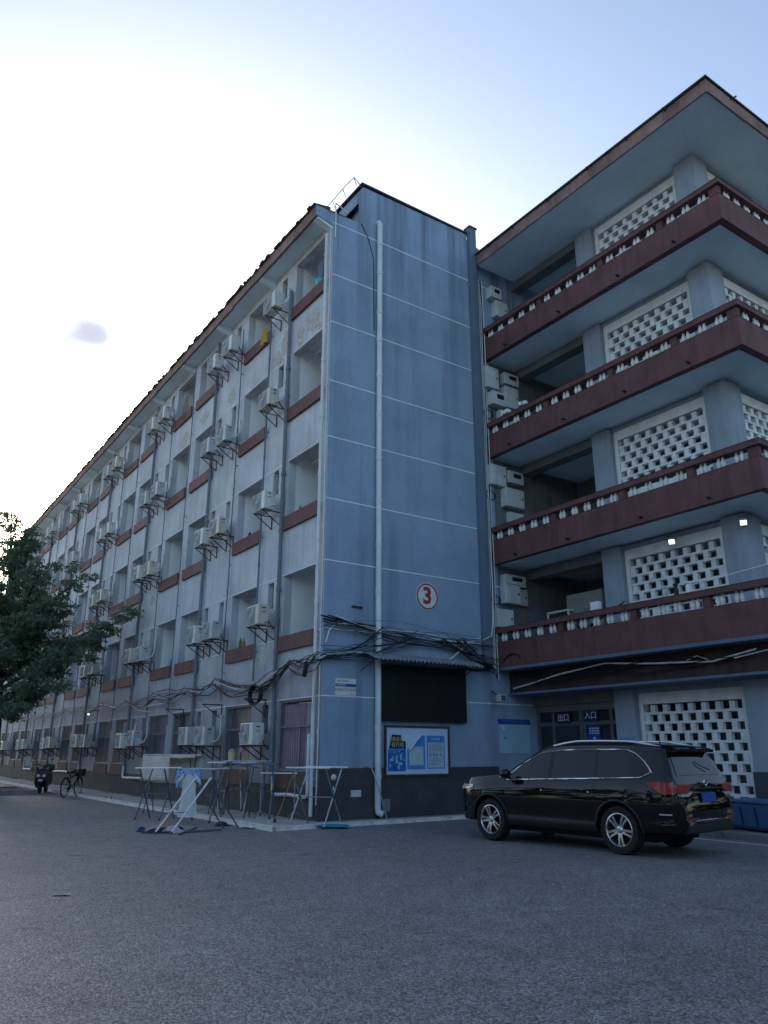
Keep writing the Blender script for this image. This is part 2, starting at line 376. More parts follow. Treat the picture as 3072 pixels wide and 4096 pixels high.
# white painted grooves
for z in ZL + [16.06]:
    x1 = 5.04
    if z == 2.82: segs = [(0.0,1.62),(4.36,6.9)]
    else: segs = [(0.0,5.04),(5.33,5.9)]
    for a, b_ in segs: MB().box(a, b_, -0.006, -0.001, z-0.014, z+0.014).build('groove_line', white_line, blk)
SOLID = []
prev = 0.0
for y0, y1 in OPS: SOLID.append((prev, y0)); prev = y1
SOLID.append((prev, END))
for r in range(5):
    for (a, b_) in SOLID:
        MB().box(-0.007, -0.001, a+0.012, b_-0.012, LINT[r]+0.004, LINT[r]+0.030).build('groove_line', white_line, blk)
        if r: MB().box(-0.007, -0.001, a+0.012, b_-0.012, SILL[r]-0.03, SILL[r]-0.004).build('groove_line', white_line, blk)
    for (a, b_) in OPS:
        MB().box(-0.007, -0.001, a, b_, LINT[r]+0.004, LINT[r]+0.024).build('groove_line', white_line, blk)
# sills, recessed balconies, slot windows
bcurt = M('pink_curtain', (0.36,0.24,0.32), 0.9, var=0.18, vs=4)
bcurt2 = M('mauve_curtain', (0.23,0.20,0.29), 0.9, var=0.2, vs=4)
bcurt3 = M('pale_curtain', (0.42,0.42,0.46), 0.9, var=0.15, vs=4)
blueC = M('faded_blue_cloth', (0.16,0.24,0.38), 0.9, var=0.2, vs=5)
tanC = M('tan_cloth', (0.36,0.30,0.22), 0.9, var=0.2, vs=5)
darkC = M('dark_cloth', (0.03,0.035,0.045), 0.9, var=0.2, vs=5)
winframe = M('grey_window_frame', (0.20,0.23,0.25), 0.5, var=0.1)
brownp = M('brown_apron_panel', (0.115,0.075,0.066), 0.85, var=0.25, vs=2, streak=0.3)
def curtain(y0, y1, z0, z1, mat, parent, x=0.16, amp=0.03, k=9):
    m = MB(); ph_ = random.uniform(0, 6)
    m.grid(lambda u, v: (x+amp*math.sin(u*k*2*math.pi*(y1-y0)/1.2+ph_+v*0.7)*(0.5+0.5*v), y0+(y1-y0)*u, z1-(z1-z0)*v-0.02*math.sin(u*7+ph_)*v), 44, 3)
    return m.build('curtain', mat, parent, smooth=True, recalc=False)
rng_ = random.Random(11)
for r in range(1, 5):
    for n, (y0, y1) in enumerate(OPS):
        zf, zc = SILL[r]-0.95, LINT[r]+0.28
        rc = MB(); D0, D1 = 0.24, 1.45
        rc.quad((D0,y0,zf),(D1,y0,zf),(D1,y0,zc),(D0,y0,zc)); rc.quad((D0,y1,zf),(D1,y1,zf),(D1,y1,zc),(D0,y1,zc))
        rc.quad((D0,y0,zc),(D0,y1,zc),(D1,y1,zc),(D1,y0,zc)); rc.quad((D0,y0,zf),(D0,y1,zf),(D1,y1,zf),(D1,y0,zf))
        rc.quad((D1,y0,zf),(D1,y1,zf),(D1,y1,zc),(D1,y0,zc)); rc.quad((D0,y0,LINT[r]),(D0,y1,LINT[r]),(D0,y1,zc),(D0,y0,zc))
        rc.quad((D0,y0,zf),(D0,y1,zf),(D0,y1,SILL[r]),(D0,y0,SILL[r]))
        ro = rc.build('recessed_balcony', whiteI, blk, recalc=False)
        w0 = y0+0.12; w1 = y0+0.95
        if rng_.random() < .45:
            cm = rng_.choice((bcurt, bcurt2, bcurt3, bcurt3, blueC, tanC)); ca_ = y0+rng_.uniform(.05,.5); curtain(ca_, ca_+rng_.uniform(.5,1.1), zf+.3, zf+2.2, cm, ro, 1.36)
        if rng_.random() < .5:
            MB().cyl((0.45,y0,LINT[r]-.12),(0.45,y1,LINT[r]-.12),.012,5).build('clothes_rail', steel, ro)
            for q_ in range(rng_.randint(1,3)):
                ya_ = y0+rng_.uniform(.3,1.4); curtain(ya_, ya_+rng_.uniform(.2,.4), LINT[r]-.14-rng_.uniform(.5,.9), LINT[r]-.12, rng_.choice((bcurt,bcurt3,blueC,tanC,bcurt2,darkC)), ro, 0.45, .02, 3).name = 'hung_clothing'
        MB().box(D1-0.03,D1-0.002,w0,w1,zf+0.02,zf+2.1).build('door', paneD, ro)
        MB().box(D1-0.03,D1-0.002,w1+0.12,y1-0.1,zf+0.95,zf+2.1).build('window', paneD, ro)
        MB().prism([(-0.085,SILL[r]-0.36),(0.0,SILL[r]-0.36),(0.0,SILL[r]-0.012),(0.2,SILL[r]-0.006),(0.2,SILL[r]+0.02),(-0.085,SILL[r]+0.02)], 'y', y0-0.06, y1+0.06).build('sill', redM, blk)
for r in range(5):
    for y0, y1 in SLOT:
        MB().box(0.15,0.17,y0,y1,LINT[r]-0.80,LINT[r]-0.06).build('slot_window', paneD, blk)
for n, (y0, y1) in enumerate(OPS):
    z0, z1 = SILL[0], LINT[0]
    wf = MB(); wf.box(0.04,0.09,y0,y0+0.05,z0,z1); wf.box(0.04,0.09,y1-0.05,y1,z0,z1); wf.box(0.04,0.09,y0+.05,y1-.05,z0,z0+0.05); wf.box(0.04,0.09,y0+.05,y1-.05,z1-0.05,z1)
    wf.box(0.045,0.085,y0+.05,y1-.05,2.13,2.18); wf.box(0.045,0.085,(y0+y1)/2-.2,(y0+y1)/2-.15,z0+.05,2.13)
    wo = wf.build('window', winframe, blk)
    MB().box(0.235,0.239,y0,y1,z0,z1).build('pane', paneG if n % 2 else paneD, wo)
    nb = 15
    for k in range(nb):
        yy = y0+0.05+(y1-y0-0.1)*(k+.5)/nb
        MB().cyl((0.03,yy,z0+.02),(0.03,yy,z1-.02),0.008,5).build('bar', steelD, wo)
    c = [bcurt, None, bcurt, bcurt2, bcurt3, bcurt2, None, bcurt3, bcurt2, None, bcurt3][n % 11]
    if n == 0:
        curtain(y0+0.03, y0+0.62, z0+.03, z1-.1, bcurt3, wo); curtain(y0+0.64, y1-0.03, z0+.03, z1-.1, bcurt, wo)
    elif c: curtain(y0+0.05, y0+rng_.uniform(.8,1.7), z0+.03, z1-.1, c, wo)
    MB().box(-0.05,-0.026,y0-0.02,y1+0.02,0.70,1.10).build('apron_panel', brownp, blk)
# patches where the render has flaked off
for (yc_, zc_, ry_, rz_) in ((1.0,13.35,.55,.38),(1.75,13.2,.30,.42),(0.6,12.98,.18,.14),(2.75,13.5,.28,.50),(3.2,13.1,.30,.34),(2.9,12.92,.2,.12),(6.7,13.3,.4,.3),(9.2,13.4,.5,.3),(11.2,13.2,.5,.38),(3.3,4.0,.4,.22),(7.2,3.7,.35,.16),(13.4,7.2,.3,.25),(13.2,4.2,.3,.2)):
    n_ = 16; pr_ = random.Random(int(yc_*100)); pl = [(yc_+ry_*math.cos(2*math.pi*i/n_)*pr_.uniform(.55,1.05), zc_+rz_*math.sin(2*math.pi*i/n_)*pr_.uniform(.55,1.05)) for i in range(n_)]
    MB().prism(pl, 'x', -0.0045, -0.0008).build('plaster_patch', flake, blk)
# vertical rain and drain pipes on the long facade
def vpipe(y, r_, mat, z0=0.1, z1=15.9, x=-0.09, clips=True, kink=None):
    pts = [(x,y,z0),(x,y,z1)] if not kink else [(x,y,z0)] + [(x,y+random.uniform(-.03,.03),z) for z in np.linspace(z0+2,z1-2,6)] + [(x,y,z1)]
    m = MB(); m.tube(pts, r_, 8)
    if clips:
        for z in np.arange(z0+1.6, z1-0.3, 1.66): m.cyl((x,y,z-0.05),(x,y,z+0.05),r_*1.28,8)
        for z in np.arange(z0+0.8, z1-0.3, 3.3): m.box(x,0.0,y-0.012,y+0.012,z-0.012,z+0.012)
    m.build('drain_pipe', mat, blk, smooth=True)
vpipe(0.20,0.045,pvc,0.15,15.75); vpipe(0.07,0.016,pvc,0.4,16.0,x=-0.03,kink=True)
vpipe(2.30,0.058,pipeG,0.8,15.0); vpipe(3.62,0.030,pipeG,3.4,14.6); vpipe(5.80,0.022,pipeG,3.0,15.4,kink=True)
for k in range(7):
    b0 = 5.60+6.68*k
    vpipe(b0+2.38,0.058,pipeG,0.8,15.9); 
    if k < 6: vpipe(b0+4.66,0.020,pipeG,2.4,15.8,kink=True); vpipe(b0+6.95,0.018,pipeG,2.0,15.0,kink=True)
# white waste pipes bent round the ground-floor windows
for (a, b_, zt, zb) in ((0.30,2.08,1.95,0.55),(9.45,14.6,1.05,0.64),(21.3,26.9,1.05,0.66),(31.6,33.8,1.05,0.64)):
    m = MB(); r0 = 0.12
    m.tube([(-0.13,a,zt),(-0.13,a,zb+.1),(-0.13,a+.03,zb+.03),(-0.13,a+r0,zb),(-0.15,(a+b_)/2,zb+.03),(-0.13,b_-r0,zb),(-0.13,b_-.03,zb+.03),(-0.13,b_,zb+.1),(-0.13,b_,zb+.42)], 0.043, 8)
    m.build('waste_pipe', pvc, blk, smooth=60)
# big white downpipe on the end wall
m = MB(); m.tube([(1.54,0.0,16.66),(1.54,-0.07,16.67),(1.54,-0.11,16.60),(1.54,-0.11,0.30),(1.54,-0.13,0.20),(1.62,-0.22,0.15)], 0.078, 14)
for z in (15.9,14.9,13.6,12.7,11.6,10.4,9.1,7.9,6.7,5.45,4.2,2.1,1.0): m.cyl((1.54,-0.11,z-0.06),(1.54,-0.11,z+0.06),0.090,14)
dp = m.build('downpipe', pvc, blk, smooth=60)
MB().tube([(0.95,-0.01,16.42),(1.2,-0.012,16.0),(1.38,-0.012,15.4),(1.42,-0.012,13.0)], 0.012, 5).build('roof_wire', cabK, blk)
# small vent stub and cable clamps
MB().box(0.80,1.10,-0.06,-0.002,4.99,5.03).build('vent_hood', blackM, blk)
MB().box(0.84,1.12,-0.034,-0.0225,0.55,0.70).build('meter_hatch', boxE, blk)
MB().box(1.72,1.95,-0.034,-0.0225,0.20,0.48).build('meter_hatch', conc_dark, blk)
# white conduits where the end wall meets the balcony wing
cd = thing('conduit_bundle', 'bundle of thin white conduits running up beside the balcony ends', 'conduit', (5.5,0,0))
for k, dx in enumerate((-0.06,-0.015,0.035,0.08)):
    m = MB(); m.tube([(dx*1.0,-0.05-0.02*(k%2),3.72-0.1*k)]+[(dx+0.012*math.sin(z*1.7+k),-0.05-0.02*(k%2),z) for z in np.linspace(4.4,15.2,12)]+[(dx-.06+.02*k,-0.05,16.2)], 0.017, 6)
    m.build('conduit', pvc if k != 2 else cabK, cd, smooth=60)

# ================================================================== BALCONY WING
SOF = [3.78, 6.73, 10.05, 13.33]           # soffits of the balcony slabs, storeys two to five
wing = thing('balcony_wing', 'nearer wing with dark red balconies, white balusters and white lattice screens', 'building', (0,0,0))
XB, YB, XE = 5.60, -8.24, 22.0             # balcony front, balcony corner, end of what is built
balp = [(0.026,0.0),(0.034,0.012),(0.030,0.03),(0.040,0.07),(0.052,0.13),(0.054,0.18),(0.046,0.24),(0.032,0.30),(0.024,0.335),(0.034,0.352),(0.034,0.37)]
bal_me = MB().lathe(balp, 10).mesh('baluster', balM, smooth=50)
spout_me = MB().cyl((0,0,0),(-0.12,0,-0.01),0.028,8).mesh('drain_spout', blackM)
UP, CAP = 0.715, 0.955
for r, z in enumerate(SOF):
    pp = MB()
    pp.prism([(XB,YB),(XE,YB),(XE,YB+0.16),(XB+0.16,YB+0.16),(XB+0.16,-0.003),(XB,-0.003)], 'z', z, z+UP)
    par = pp.build('parapet', redM, wing, bevel=0.012)
    MB().box(XB+0.02,XE,YB+0.02,-0.002,z+0.02,z+0.16).build('slab', soffitM, par)
    cp = MB(); cp.prism([(XB-0.05,YB-0.05),(XE,YB-0.05),(XE,YB+0.21),(XB+0.21,YB+0.21),(XB+0.21,-0.003),(XB-0.05,-0.003)], 'z', z+CAP, z+CAP+0.14)
    cp.build('cap_rail', redM, par, bevel=0.015)
    yc = XB+0.08
    posts = [-0.16,-2.42,-4.70,-6.60,YB+0.10]
    for p_ in posts:
        hw = 0.09 if p_ > YB+0.2 else 0.15
        if p_ == -0.16: continue
        MB().box(XB+0.015,XB+0.145,p_-hw if p_ > YB+.2 else YB+0.015,p_+hw,z+UP,z+CAP).build('post', redM, par)
    for a, b_ in zip([-0.05,-2.50,-4.78,-6.68],[-2.34,-4.62,-6.52,YB+0.25]):
        n = max(2, round((a-b_)/0.43))
        for k in range(n):
            c0 = a-(a-b_)*(k+0.5)/n
            for dy in (-0.058,0.058): link('baluster', bal_me, par, (yc, c0+dy+random.uniform(-.006,.006), z+UP-0.001), (random.uniform(-.03,.03),random.uniform(-.03,.03),random.uniform(0,3)), (1,1,(CAP-UP+0.004)/0.37))
    for x0 in np.arange(XB+0.45, 9.6, 0.43):
        for dx in (-0.058,0.058): link('baluster', bal_me, par, (x0+dx, YB+0.08, z+UP-0.001), None, (1,1,(CAP-UP+0.002)/0.37))
    if r:
        for ys_ in (-1.15,-3.0,-5.1,-7.0): link('drain_spout', spout_me, par, (XB, ys_+random.uniform(-.2,.2), z+0.12))
galleryShade = M('shaded_gallery_plaster', (0.13,0.145,0.16), 0.9, var=0.25, vs=1.5, streak=0.3)  # streaky plaster, its base colour darkened to carry the shade inside the galleries
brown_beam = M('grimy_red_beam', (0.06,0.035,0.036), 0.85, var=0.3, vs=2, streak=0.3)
# ledge and recessed beam beneath the lowest balcony
MB().box(XB-0.03,XE,YB-0.03,-0.003,3.70,3.778).build('ledge', pierM, wing, bevel=0.01)
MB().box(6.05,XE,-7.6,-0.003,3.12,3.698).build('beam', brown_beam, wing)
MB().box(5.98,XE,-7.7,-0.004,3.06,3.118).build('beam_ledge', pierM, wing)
# roof slab with its crumbling fascia
rs = MB().box(5.32,XE,-8.48,-0.17,16.63,16.98); ro = rs.build('roof', soffitM, wing)
fm = MB(); y = -8.52
while y < -0.2:
    l = random.uniform(0.7, 1.7); e = min(y+l, -0.17)
    fm.box(5.27+random.uniform(-.008,.008),5.318,y+.003,e-.004,16.62+random.uniform(-.015,.02),16.99+random.uniform(-.01,.01)); y += l
x = 5.27
while x < XE:
    l = random.uniform(0.8, 1.8); fm.box(x+.003,x+l-.004,-8.528,-8.482,16.62+random.uniform(-.015,.02),16.99+random.uniform(-.01,.01)); x += l
fm.build('fascia', redF, ro)
MB().box(5.22,XE,-8.57,-0.172,17.002,17.05).build('roof_edge', tile_dark, ro)
for yy in (-7.4,-6.2,-4.9,-3.4,-1.9,-0.8):
    MB().cyl((5.32,yy,16.94),(5.14,yy+random.uniform(-.05,.05),16.96),0.022,6).build('drain_spout', rustM, ro)
for xx in (6.3,8.0): MB().cyl((xx,-8.48,16.94),(xx+.06,-8.66,16.98),0.022,6).build('drain_spout', rustM, ro)
# columns, cross beams, lattice screens, back walls
LV = [(0.11,3.06),(3.94,6.70),(6.91,10.03),(10.23,13.31),(13.51,16.62)]
slat_me = MB().box(-0.07,0.07,-1.29,1.29,-0.029,0.029).mesh('slat', whiteS, bevel=0.006)
blk_me = MB().box(-0.062,0.062,-0.066,0.066,-0.083,0.083).mesh('block', whiteS, bevel=0.005)
rowh = 0.222
for n, (z0, z1) in enumerate(LV):
    MB().box(6.78,7.34,-3.58,-2.96,z0,z1).build('column', colM, wing, bevel=0.03)
    MB().box(6.72,7.36,-7.10,-6.50,z0,z1).build('column', colM, wing, bevel=0.03)
    MB().box(6.92,7.30,-6.498,-3.582,z1-0.13,z1-0.001).build('beam', colM, wing)
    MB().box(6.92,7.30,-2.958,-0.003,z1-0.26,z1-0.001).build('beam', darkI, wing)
    top = z1-0.132
    rows = 12 if n == 0 else 7
    fr = MB(); fr.box(6.90,7.08,-6.33,-3.74,top-0.26,top-0.001); fr.box(6.90,7.08,-3.74,-3.66,top-0.30-rowh*rows,top-0.001); fr.box(6.90,7.08,-6.41,-6.33,top-0.30-rowh*rows,top-0.001)
    zb = top-0.29-rowh*rows
    if zb-0.05 > z0: fr.box(6.90,7.08,-6.33,-3.74,z0,zb-0.002)
    fr.box(6.95,7.25,-6.498,-6.412,z0,top); fr.box(6.95,7.25,-3.658,-3.582,z0,top)
    sc = fr.build('lattice_screen', whiteS, wing)
    for k in range(rows):
        zc = top-0.26-rowh*(k+0.5)
        link('slat', slat_me, sc, (6.985,-5.035,zc-rowh/2))
        off = 0.0 if k % 2 else 0.17
        for j in range(8):
            yy = -3.83-off-0.345*j
            if yy < -6.27: continue
            link('block', blk_me, sc, (6.985+random.uniform(-.006,.006), yy+random.uniform(-.008,.008), zc))
    # the screen round the corner
    if n:
        fs = MB(); fs.box(7.362,9.6,-7.02,-6.86,top-0.26,top); fs.box(7.362,7.46,-7.02,-6.86,z0,top-0.26); fs.box(9.5,9.6,-7.02,-6.86,z0,top-0.26)
        s2 = fs.build('lattice_screen', whiteS, wing)
        ls = MB()
        for k in range(9):
            zc = top-0.26-rowh*(k+0.5); ls.box(7.46,9.5,-7.01,-6.87,zc-rowh/2-0.028,zc-rowh/2+0.028)
            for j in range(6):
                xx = 7.58+0.345*j+(0.17 if k % 2 else 0)
                if xx < 9.45: ls.box(xx-.066,xx+.066,-7.0,-6.88,zc-.083,zc+.083)
        stuff(ls.build('lattice_blocks', whiteS, s2))
    if 0 < n < 4: MB().box(5.78,9.5,-0.0035,-0.0015,z0,z1).build('gallery_shade_sheet', galleryShade, wing)  # thin dark sheet over the end wall, gallery shade painted into its colour
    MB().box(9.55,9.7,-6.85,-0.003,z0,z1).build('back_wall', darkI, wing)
    if n: MB().box(9.60,XE,-7.02,-6.86,z0,z1).build('side_wall', wallA, wing)
for z in SOF: pass
# floor behind each parapet is the slab itself; ground storey is closed by the entrance front
ent = M('entrance_frame', (0.10,0.115,0.12), 0.55, var=0.15)
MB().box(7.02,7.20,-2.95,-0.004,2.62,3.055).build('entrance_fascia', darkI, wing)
ef = MB()
for ya in (-0.06,-0.62,-1.60,-1.72,-2.62,-2.90): ef.box(7.04,7.12,ya-0.05,ya+0.05,0.11,2.62)
ef.box(7.045,7.115,-2.85,-0.01,2.24,2.34)
dr = ef.build('entrance_door', ent, wing)
for a, b_ in ((-0.57,-0.11),(-1.55,-0.67),(-2.57,-1.77),(-2.85,-2.67)): MB().box(7.07,7.085,a,b_,0.12,2.24).build('pane', paneD, dr)
MB().box(7.07,7.085,-2.85,-0.06,2.34,2.62).build('pane', paneD, dr)
MB().box(7.02,XE,-6.6,-6.50,0.11,0.5).build('plinth', dado, wing)
MB().box(6.70,7.38,-7.13,-6.48,0.11,1.16).build('plinth', dado, wing)
MB().box(6.695,6.70,-6.98,-6.80,0.80,0.98).build('socket_cover', boxE, wing)
# bathroom-like clutter wall at the end of each gallery
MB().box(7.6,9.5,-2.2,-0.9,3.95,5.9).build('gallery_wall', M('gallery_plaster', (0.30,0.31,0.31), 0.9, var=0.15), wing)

# ================================================================== FIXTURES
def text(body, size, mat, parent, loc, rot, name='lettering', align='CENTER', ex=0.002, sx=1.0, bold=0.0):
    c = bpy.data.curves.new('txt', 'FONT'); c.body = body; c.size = size; c.align_x = align; c.align_y = 'CENTER'; c.extrude = ex; c.offset = bold; c.resolution_u = 3
    o = bpy.data.objects.new('txt', c); COL.objects.link(o)
    me = bpy.data.meshes.new_from_object(o.evaluated_get(bpy.context.evaluated_depsgraph_get()))
    bpy.data.objects.remove(o); bpy.data.curves.remove(c)
    me.materials.clear(); me.materials.append(mat); me.name = name
    return link(name, me, parent, loc, rot, (sx, 1, 1))
ONB = (R(90), 0, 0); ONW = (R(90), 0, R(-90))

# ---- air conditioner outdoor units
b = MB(); b.box(-0.32,0.0,-0.38,0.38,0.0,0.54); ac_body = b.mesh('body', acW, bevel=0.018)
b = MB(); b.box(-0.333,-0.3205,-0.16,0.355,0.03,0.51)
ac_gr = b.mesh('grille', acG, bevel=0.006)
b = MB()
for k in range(5): b.tube([(-0.340,0.10+(0.04+0.045*k)*math.cos(t),0.27+(0.04+0.045*k)*math.sin(t)) for t in np.linspace(0,2*math.pi,20,endpoint=False)], 0.006, 4, closed=True)
b.lathe([(0.0,-0.345),(0.045,-0.345),(0.045,-0.334)], 12, (0,0.10,0.27), 'x'); ac_fan = b.mesh('fan_guard', boxE)
b = MB(); b.box(-0.22,-0.12,-0.386,-0.381,0.0,0.028); ac_h = b.mesh('handle', blackM)
b = MB(); b.box(-0.14,-0.04,-0.42,-0.38,0.05,0.24); ac_v = b.mesh('valve_cover', boxE, bevel=0.01)
b = MB(); b.tube([(-0.36,0,-0.026),(-0.30,0,-0.026),(0.20,0,-0.026),(0.243,0,-0.026),(0.243,0,-0.06),(0.243,0,-0.34),(0.243,0,-0.40),(0.20,0,-0.36),(-0.28,0,-0.045)],0.016,5,closed=True)
ac_b = b.mesh('bracket', rustM)
b = MB(); b.tube([(-0.08,-0.40,0.12),(-0.05,-0.47,0.10),(0.06,-0.47,0.16),(0.15,-0.42,0.34),(0.18,-0.34,0.62),(0.20,-0.26,0.82),(0.28,-0.24,0.88)],0.024,7); ac_p = b.mesh('hose', cabW, smooth=60)
b = MB(); b.tube([(-0.06,-0.39,0.16),(-0.02,-0.45,0.02),(0.10,-0.42,-0.10),(0.22,-0.36,-0.05)],0.016,6); ac_p2 = b.mesh('hose', cabK, smooth=60)
ac_bodies = [ac_body]
for nm_, c_ in (('yellowed_enamel',(0.56,0.54,0.46)),('grey_enamel',(0.46,0.49,0.50))):
    b2_ = ac_body.copy(); b2_.materials.clear(); b2_.materials.append(M(nm_, c_, 0.5, var=0.12, vs=3, streak=0.25, stretch=(9,9,0.6))); ac_bodies.append(b2_)
ACZ = [1.72,4.78,8.0,11.18,14.41]
STO = ['ground','second','third','fourth','top']
ORD = ['first','second','third','fourth','fifth','sixth','seventh']
def ac(y, z, label, rr):
    t = thing('air_conditioner', label, 'air conditioner', (-0.26,y,z), 0, 'outdoor units on the long facade')
    link('body', rr.choice((ac_bodies[0],ac_bodies[0],ac_bodies[1],ac_bodies[2])), t, None, None, (1,rr.choice((1,1,.94,1.05)),rr.choice((1,1,.97)))); link('grille', ac_gr, t); link('fan_guard', ac_fan, t); link('handle', ac_h, t, (0,0,.43)); link('handle', ac_h, t, (0,0,.33), None, (1,1,.5)); link('valve_cover', ac_v, t)
    [link('bracket', ac_b, t, (0,q_,0)) for q_ in (-0.26,0.26)]; link('hose', ac_p if rr.random() < .8 else ac_p2, t)
    if rr.random() < .4: link('hose', ac_p2, t)
rr = random.Random(3)
for r in range(5):
    ac(2.81, ACZ[r], 'white outdoor air conditioner unit nearest the building corner, %s storey' % STO[r], rr)
    for k, b0 in enumerate(BAY):
        for q, (dy, wd) in enumerate(((0.40,'nearer'),(1.76,'farther'))):
            if r == 4 and k >= 5: continue
            ac(b0+dy+rr.uniform(-.05,.05), ACZ[r]+rr.uniform(-.04,.04), 'white outdoor air conditioner unit, %s storey, %s one of the %s pair from the corner' % (STO[r], wd, ORD[k]), rr)

# ---- round number sign
ns = thing('number_sign', 'round white number sign with red figure 3 and red ring', 'sign', (3.18,0,5.53))
sgnW = M('sign_white', (0.62,0.66,0.64), 0.6, var=0.1, vs=6); sgnR = M('sign_red', (0.33,0.03,0.055), 0.6, var=0.15, vs=6)
MB().lathe([(0.375,-0.012),(0.375,-0.002)], 48, axis='y').build('plate', sgnW, ns)
MB().tube([(0.335*math.cos(t),-0.0125,0.335*math.sin(t)) for t in np.linspace(0,2*math.pi,48,endpoint=False)], 0.022, 6, closed=True).build('ring', sgnR, ns)
text('3', 0.62, sgnR, ns, (0,-0.014,0.0), ONB, sx=1.0, bold=0.022)

# ---- address plaque
pq = thing('address_plaque', 'small white plaque with blue band and faded red lettering', 'sign', (0.37,0,2.84))
sgnB = M('sign_blue', (0.015,0.06,0.28), 0.5, var=0.08); sgnK = M('print_grey', (0.10,0.14,0.16), 0.7); sgnP = M('faded_red_print', (0.34,0.16,0.20), 0.7, var=0.3, vs=30)
MB().box(0,0.58,-0.016,-0.002,0,0.40).build('plate', sgnW, pq, bevel=0.006)
MB().box(0.004,0.576,-0.0185,-0.0165,0.205,0.275).build('band', sgnB, pq)
text('机械系学生宿舍', 0.085, sgnP, pq, (0.285,-0.0175,0.13), ONB)
text('学生公寓管理中心', 0.04, sgnK, pq, (0.25,-0.0175,0.335), ONB)
text('学校宿舍管理', 0.045, sgnW, pq, (0.16,-0.0195,0.24), ONB)
text('宿管中心', 0.03, sgnK, pq, (0.48,-0.0175,0.04), ONB)
MB().lathe([(0.022,-0.0185),(0.022,-0.0165)], 14, (0.07,0,0.335), 'y').build('emblem', M('teal_print', (0.03,0.2,0.28)), pq)

# ---- black led screen and its corrugated awning
ls = thing('display_screen', 'large black unlit display screen under the corrugated awning', 'screen', (1.66,0,2.28))
MB().box(0,2.68,-0.14,-0.003,0,1.36).build('cabinet', blackM, ls, bevel=0.01)
scr = M('led_matte_black', (0.008,0.009,0.011), 0.7, var=0.2, vs=20)
for i in range(6):
    for j in range(4): MB().box(0.02+0.44*i,0.02+0.44*(i+1)-0.006,-0.152,-0.1405,0.03+0.327*j,0.03+0.327*(j+1)-0.006).build('panel', scr, ls)
aw = thing('awning', 'corrugated sheet awning above the black screen', 'awning', (1.0,0,3.66))
zinc = M('aged_zinc_sheet', (0.24,0.26,0.28), 0.6, 0.3, var=0.25, vs=3, streak=0.2)
def awf(u, v): return (3.4*u+0.0, -0.004-0.80*v, 0.22-0.20*v*v+0.022*math.sin(u*3.4*2*math.pi/0.125)-0.05*v*(u-.5)**2)
am = MB(); am.grid(awf, 216, 5); am.build('sheet', zinc, aw, smooth=True, recalc=False)
for xx in (0.1,1.7,3.3): MB().tube([(xx,0,0.16),(xx,-0.74,0.0)],0.014,5).build('arm', rustM, aw); MB().tube([(xx,0,-0.2),(xx,-0.6,0.0)],0.012,5).build('arm', rustM, aw)
MB().tube([(0.62,-0.76,-0.01),(1.0,-0.79,-0.02),(2.0,-0.79,-0.03),(3.4,-0.78,-0.04)],0.012,5).build('front_rail', rustM, aw)

# ---- framed notice board with three posters
nb = thing('notice_board', 'framed white notice board with three blue posters, one torn', 'notice board', (1.78,0,0.98))
frm = M('dark_board_frame', (0.055,0.06,0.065), 0.45, 0.3)
f_ = MB(); f_.box(0,2.02,-0.06,-0.024,0,0.05); f_.box(0,2.02,-0.06,-0.024,1.15,1.20); f_.box(0,0.05,-0.06,-0.024,0.05,1.15); f_.box(1.97,2.02,-0.06,-0.024,0.05,1.15); f_.build('frame', frm, nb)
paper = M('board_white', (0.50,0.62,0.80), 0.55, var=0.06, vs=2)
MB().box(0.05,1.97,-0.034,-0.0245,0.05,1.15).build('backing', paper, nb)
pB1 = M('poster_navy', (0.008,0.02,0.07), 0.5, var=0.2, vs=5); pB2 = M('poster_blue', (0.02,0.13,0.48), 0.5, var=0.35, vs=6); pB3 = M('poster_azure', (0.05,0.26,0.62), 0.5, var=0.12, vs=5); pC = M('poster_pale', (0.42,0.55,0.62), 0.55, var=0.12, vs=7); pY = M('poster_yellow', (0.62,0.60,0.20), 0.5); pL = M('poster_print', (0.16,0.26,0.40), 0.6, var=0.3, vs=25); pCy = M('poster_cyan', (0.22,0.55,0.66), 0.5, var=0.3, vs=12)
Y0 = -0.0365
p1 = MB(); p1.prism([(0.10,0.12),(0.64,0.12),(0.64,0.82),(0.52,0.83),(0.50,0.97),(0.22,0.98),(0.13,0.66),(0.10,0.6)], 'y', Y0, -0.0345); po = p1.build('poster', pB2, nb)
MB().prism([(0.135,0.66),(0.64,0.66),(0.64,0.82),(0.52,0.83),(0.50,0.97),(0.22,0.98)], 'y', Y0-.001, Y0-.0002).build('poster_top', pB1, po)
text('全民反诈', 0.115, pY, po, (0.345,Y0-.002,0.865), ONB); text('在行动', 0.125, pY, po, (0.39,Y0-.002,0.735), ONB)
pr = random.Random(5)
for (a, c, w_, h) in ((0.16,0.36,.10,.05),(0.33,0.30,.07,.19),(0.46,0.38,.06,.14),(0.22,0.42,.05,.05),(0.43,0.27,.10,.06),(0.15,0.22,.05,.07),(0.40,0.18,.05,.10),(0.56,0.36,.06,.03)): MB().box(a,a+w_,Y0-.002,Y0-.0005,c,c+h).build('artwork', pCy, po)
for (a, c) in ((.16,.57),(.30,.565),(.44,.58),(.53,.54)): MB().lathe([(0.018,Y0-.002),(0.018,Y0-.0005)],10,(a,0,c),'y').build('artwork', pCy, po)
MB().box(0.13,0.34,Y0-.002,Y0-.0005,0.615,0.638).build('caption', pL, po); MB().box(0.38,0.60,Y0-.002,Y0-.0005,0.615,0.638).build('caption', pL, po)
p2 = MB(); p2.prism([(0.68,0.16),(1.24,0.16),(1.24,0.97),(1.09,0.97),(0.82,0.62),(0.68,0.62)], 'y', Y0, -0.0345); po2 = p2.build('poster', pB3, nb)
MB().box(0.74,1.18,Y0-.002,Y0-.0005,0.26,0.70).build('text_sheet', pC, po2)
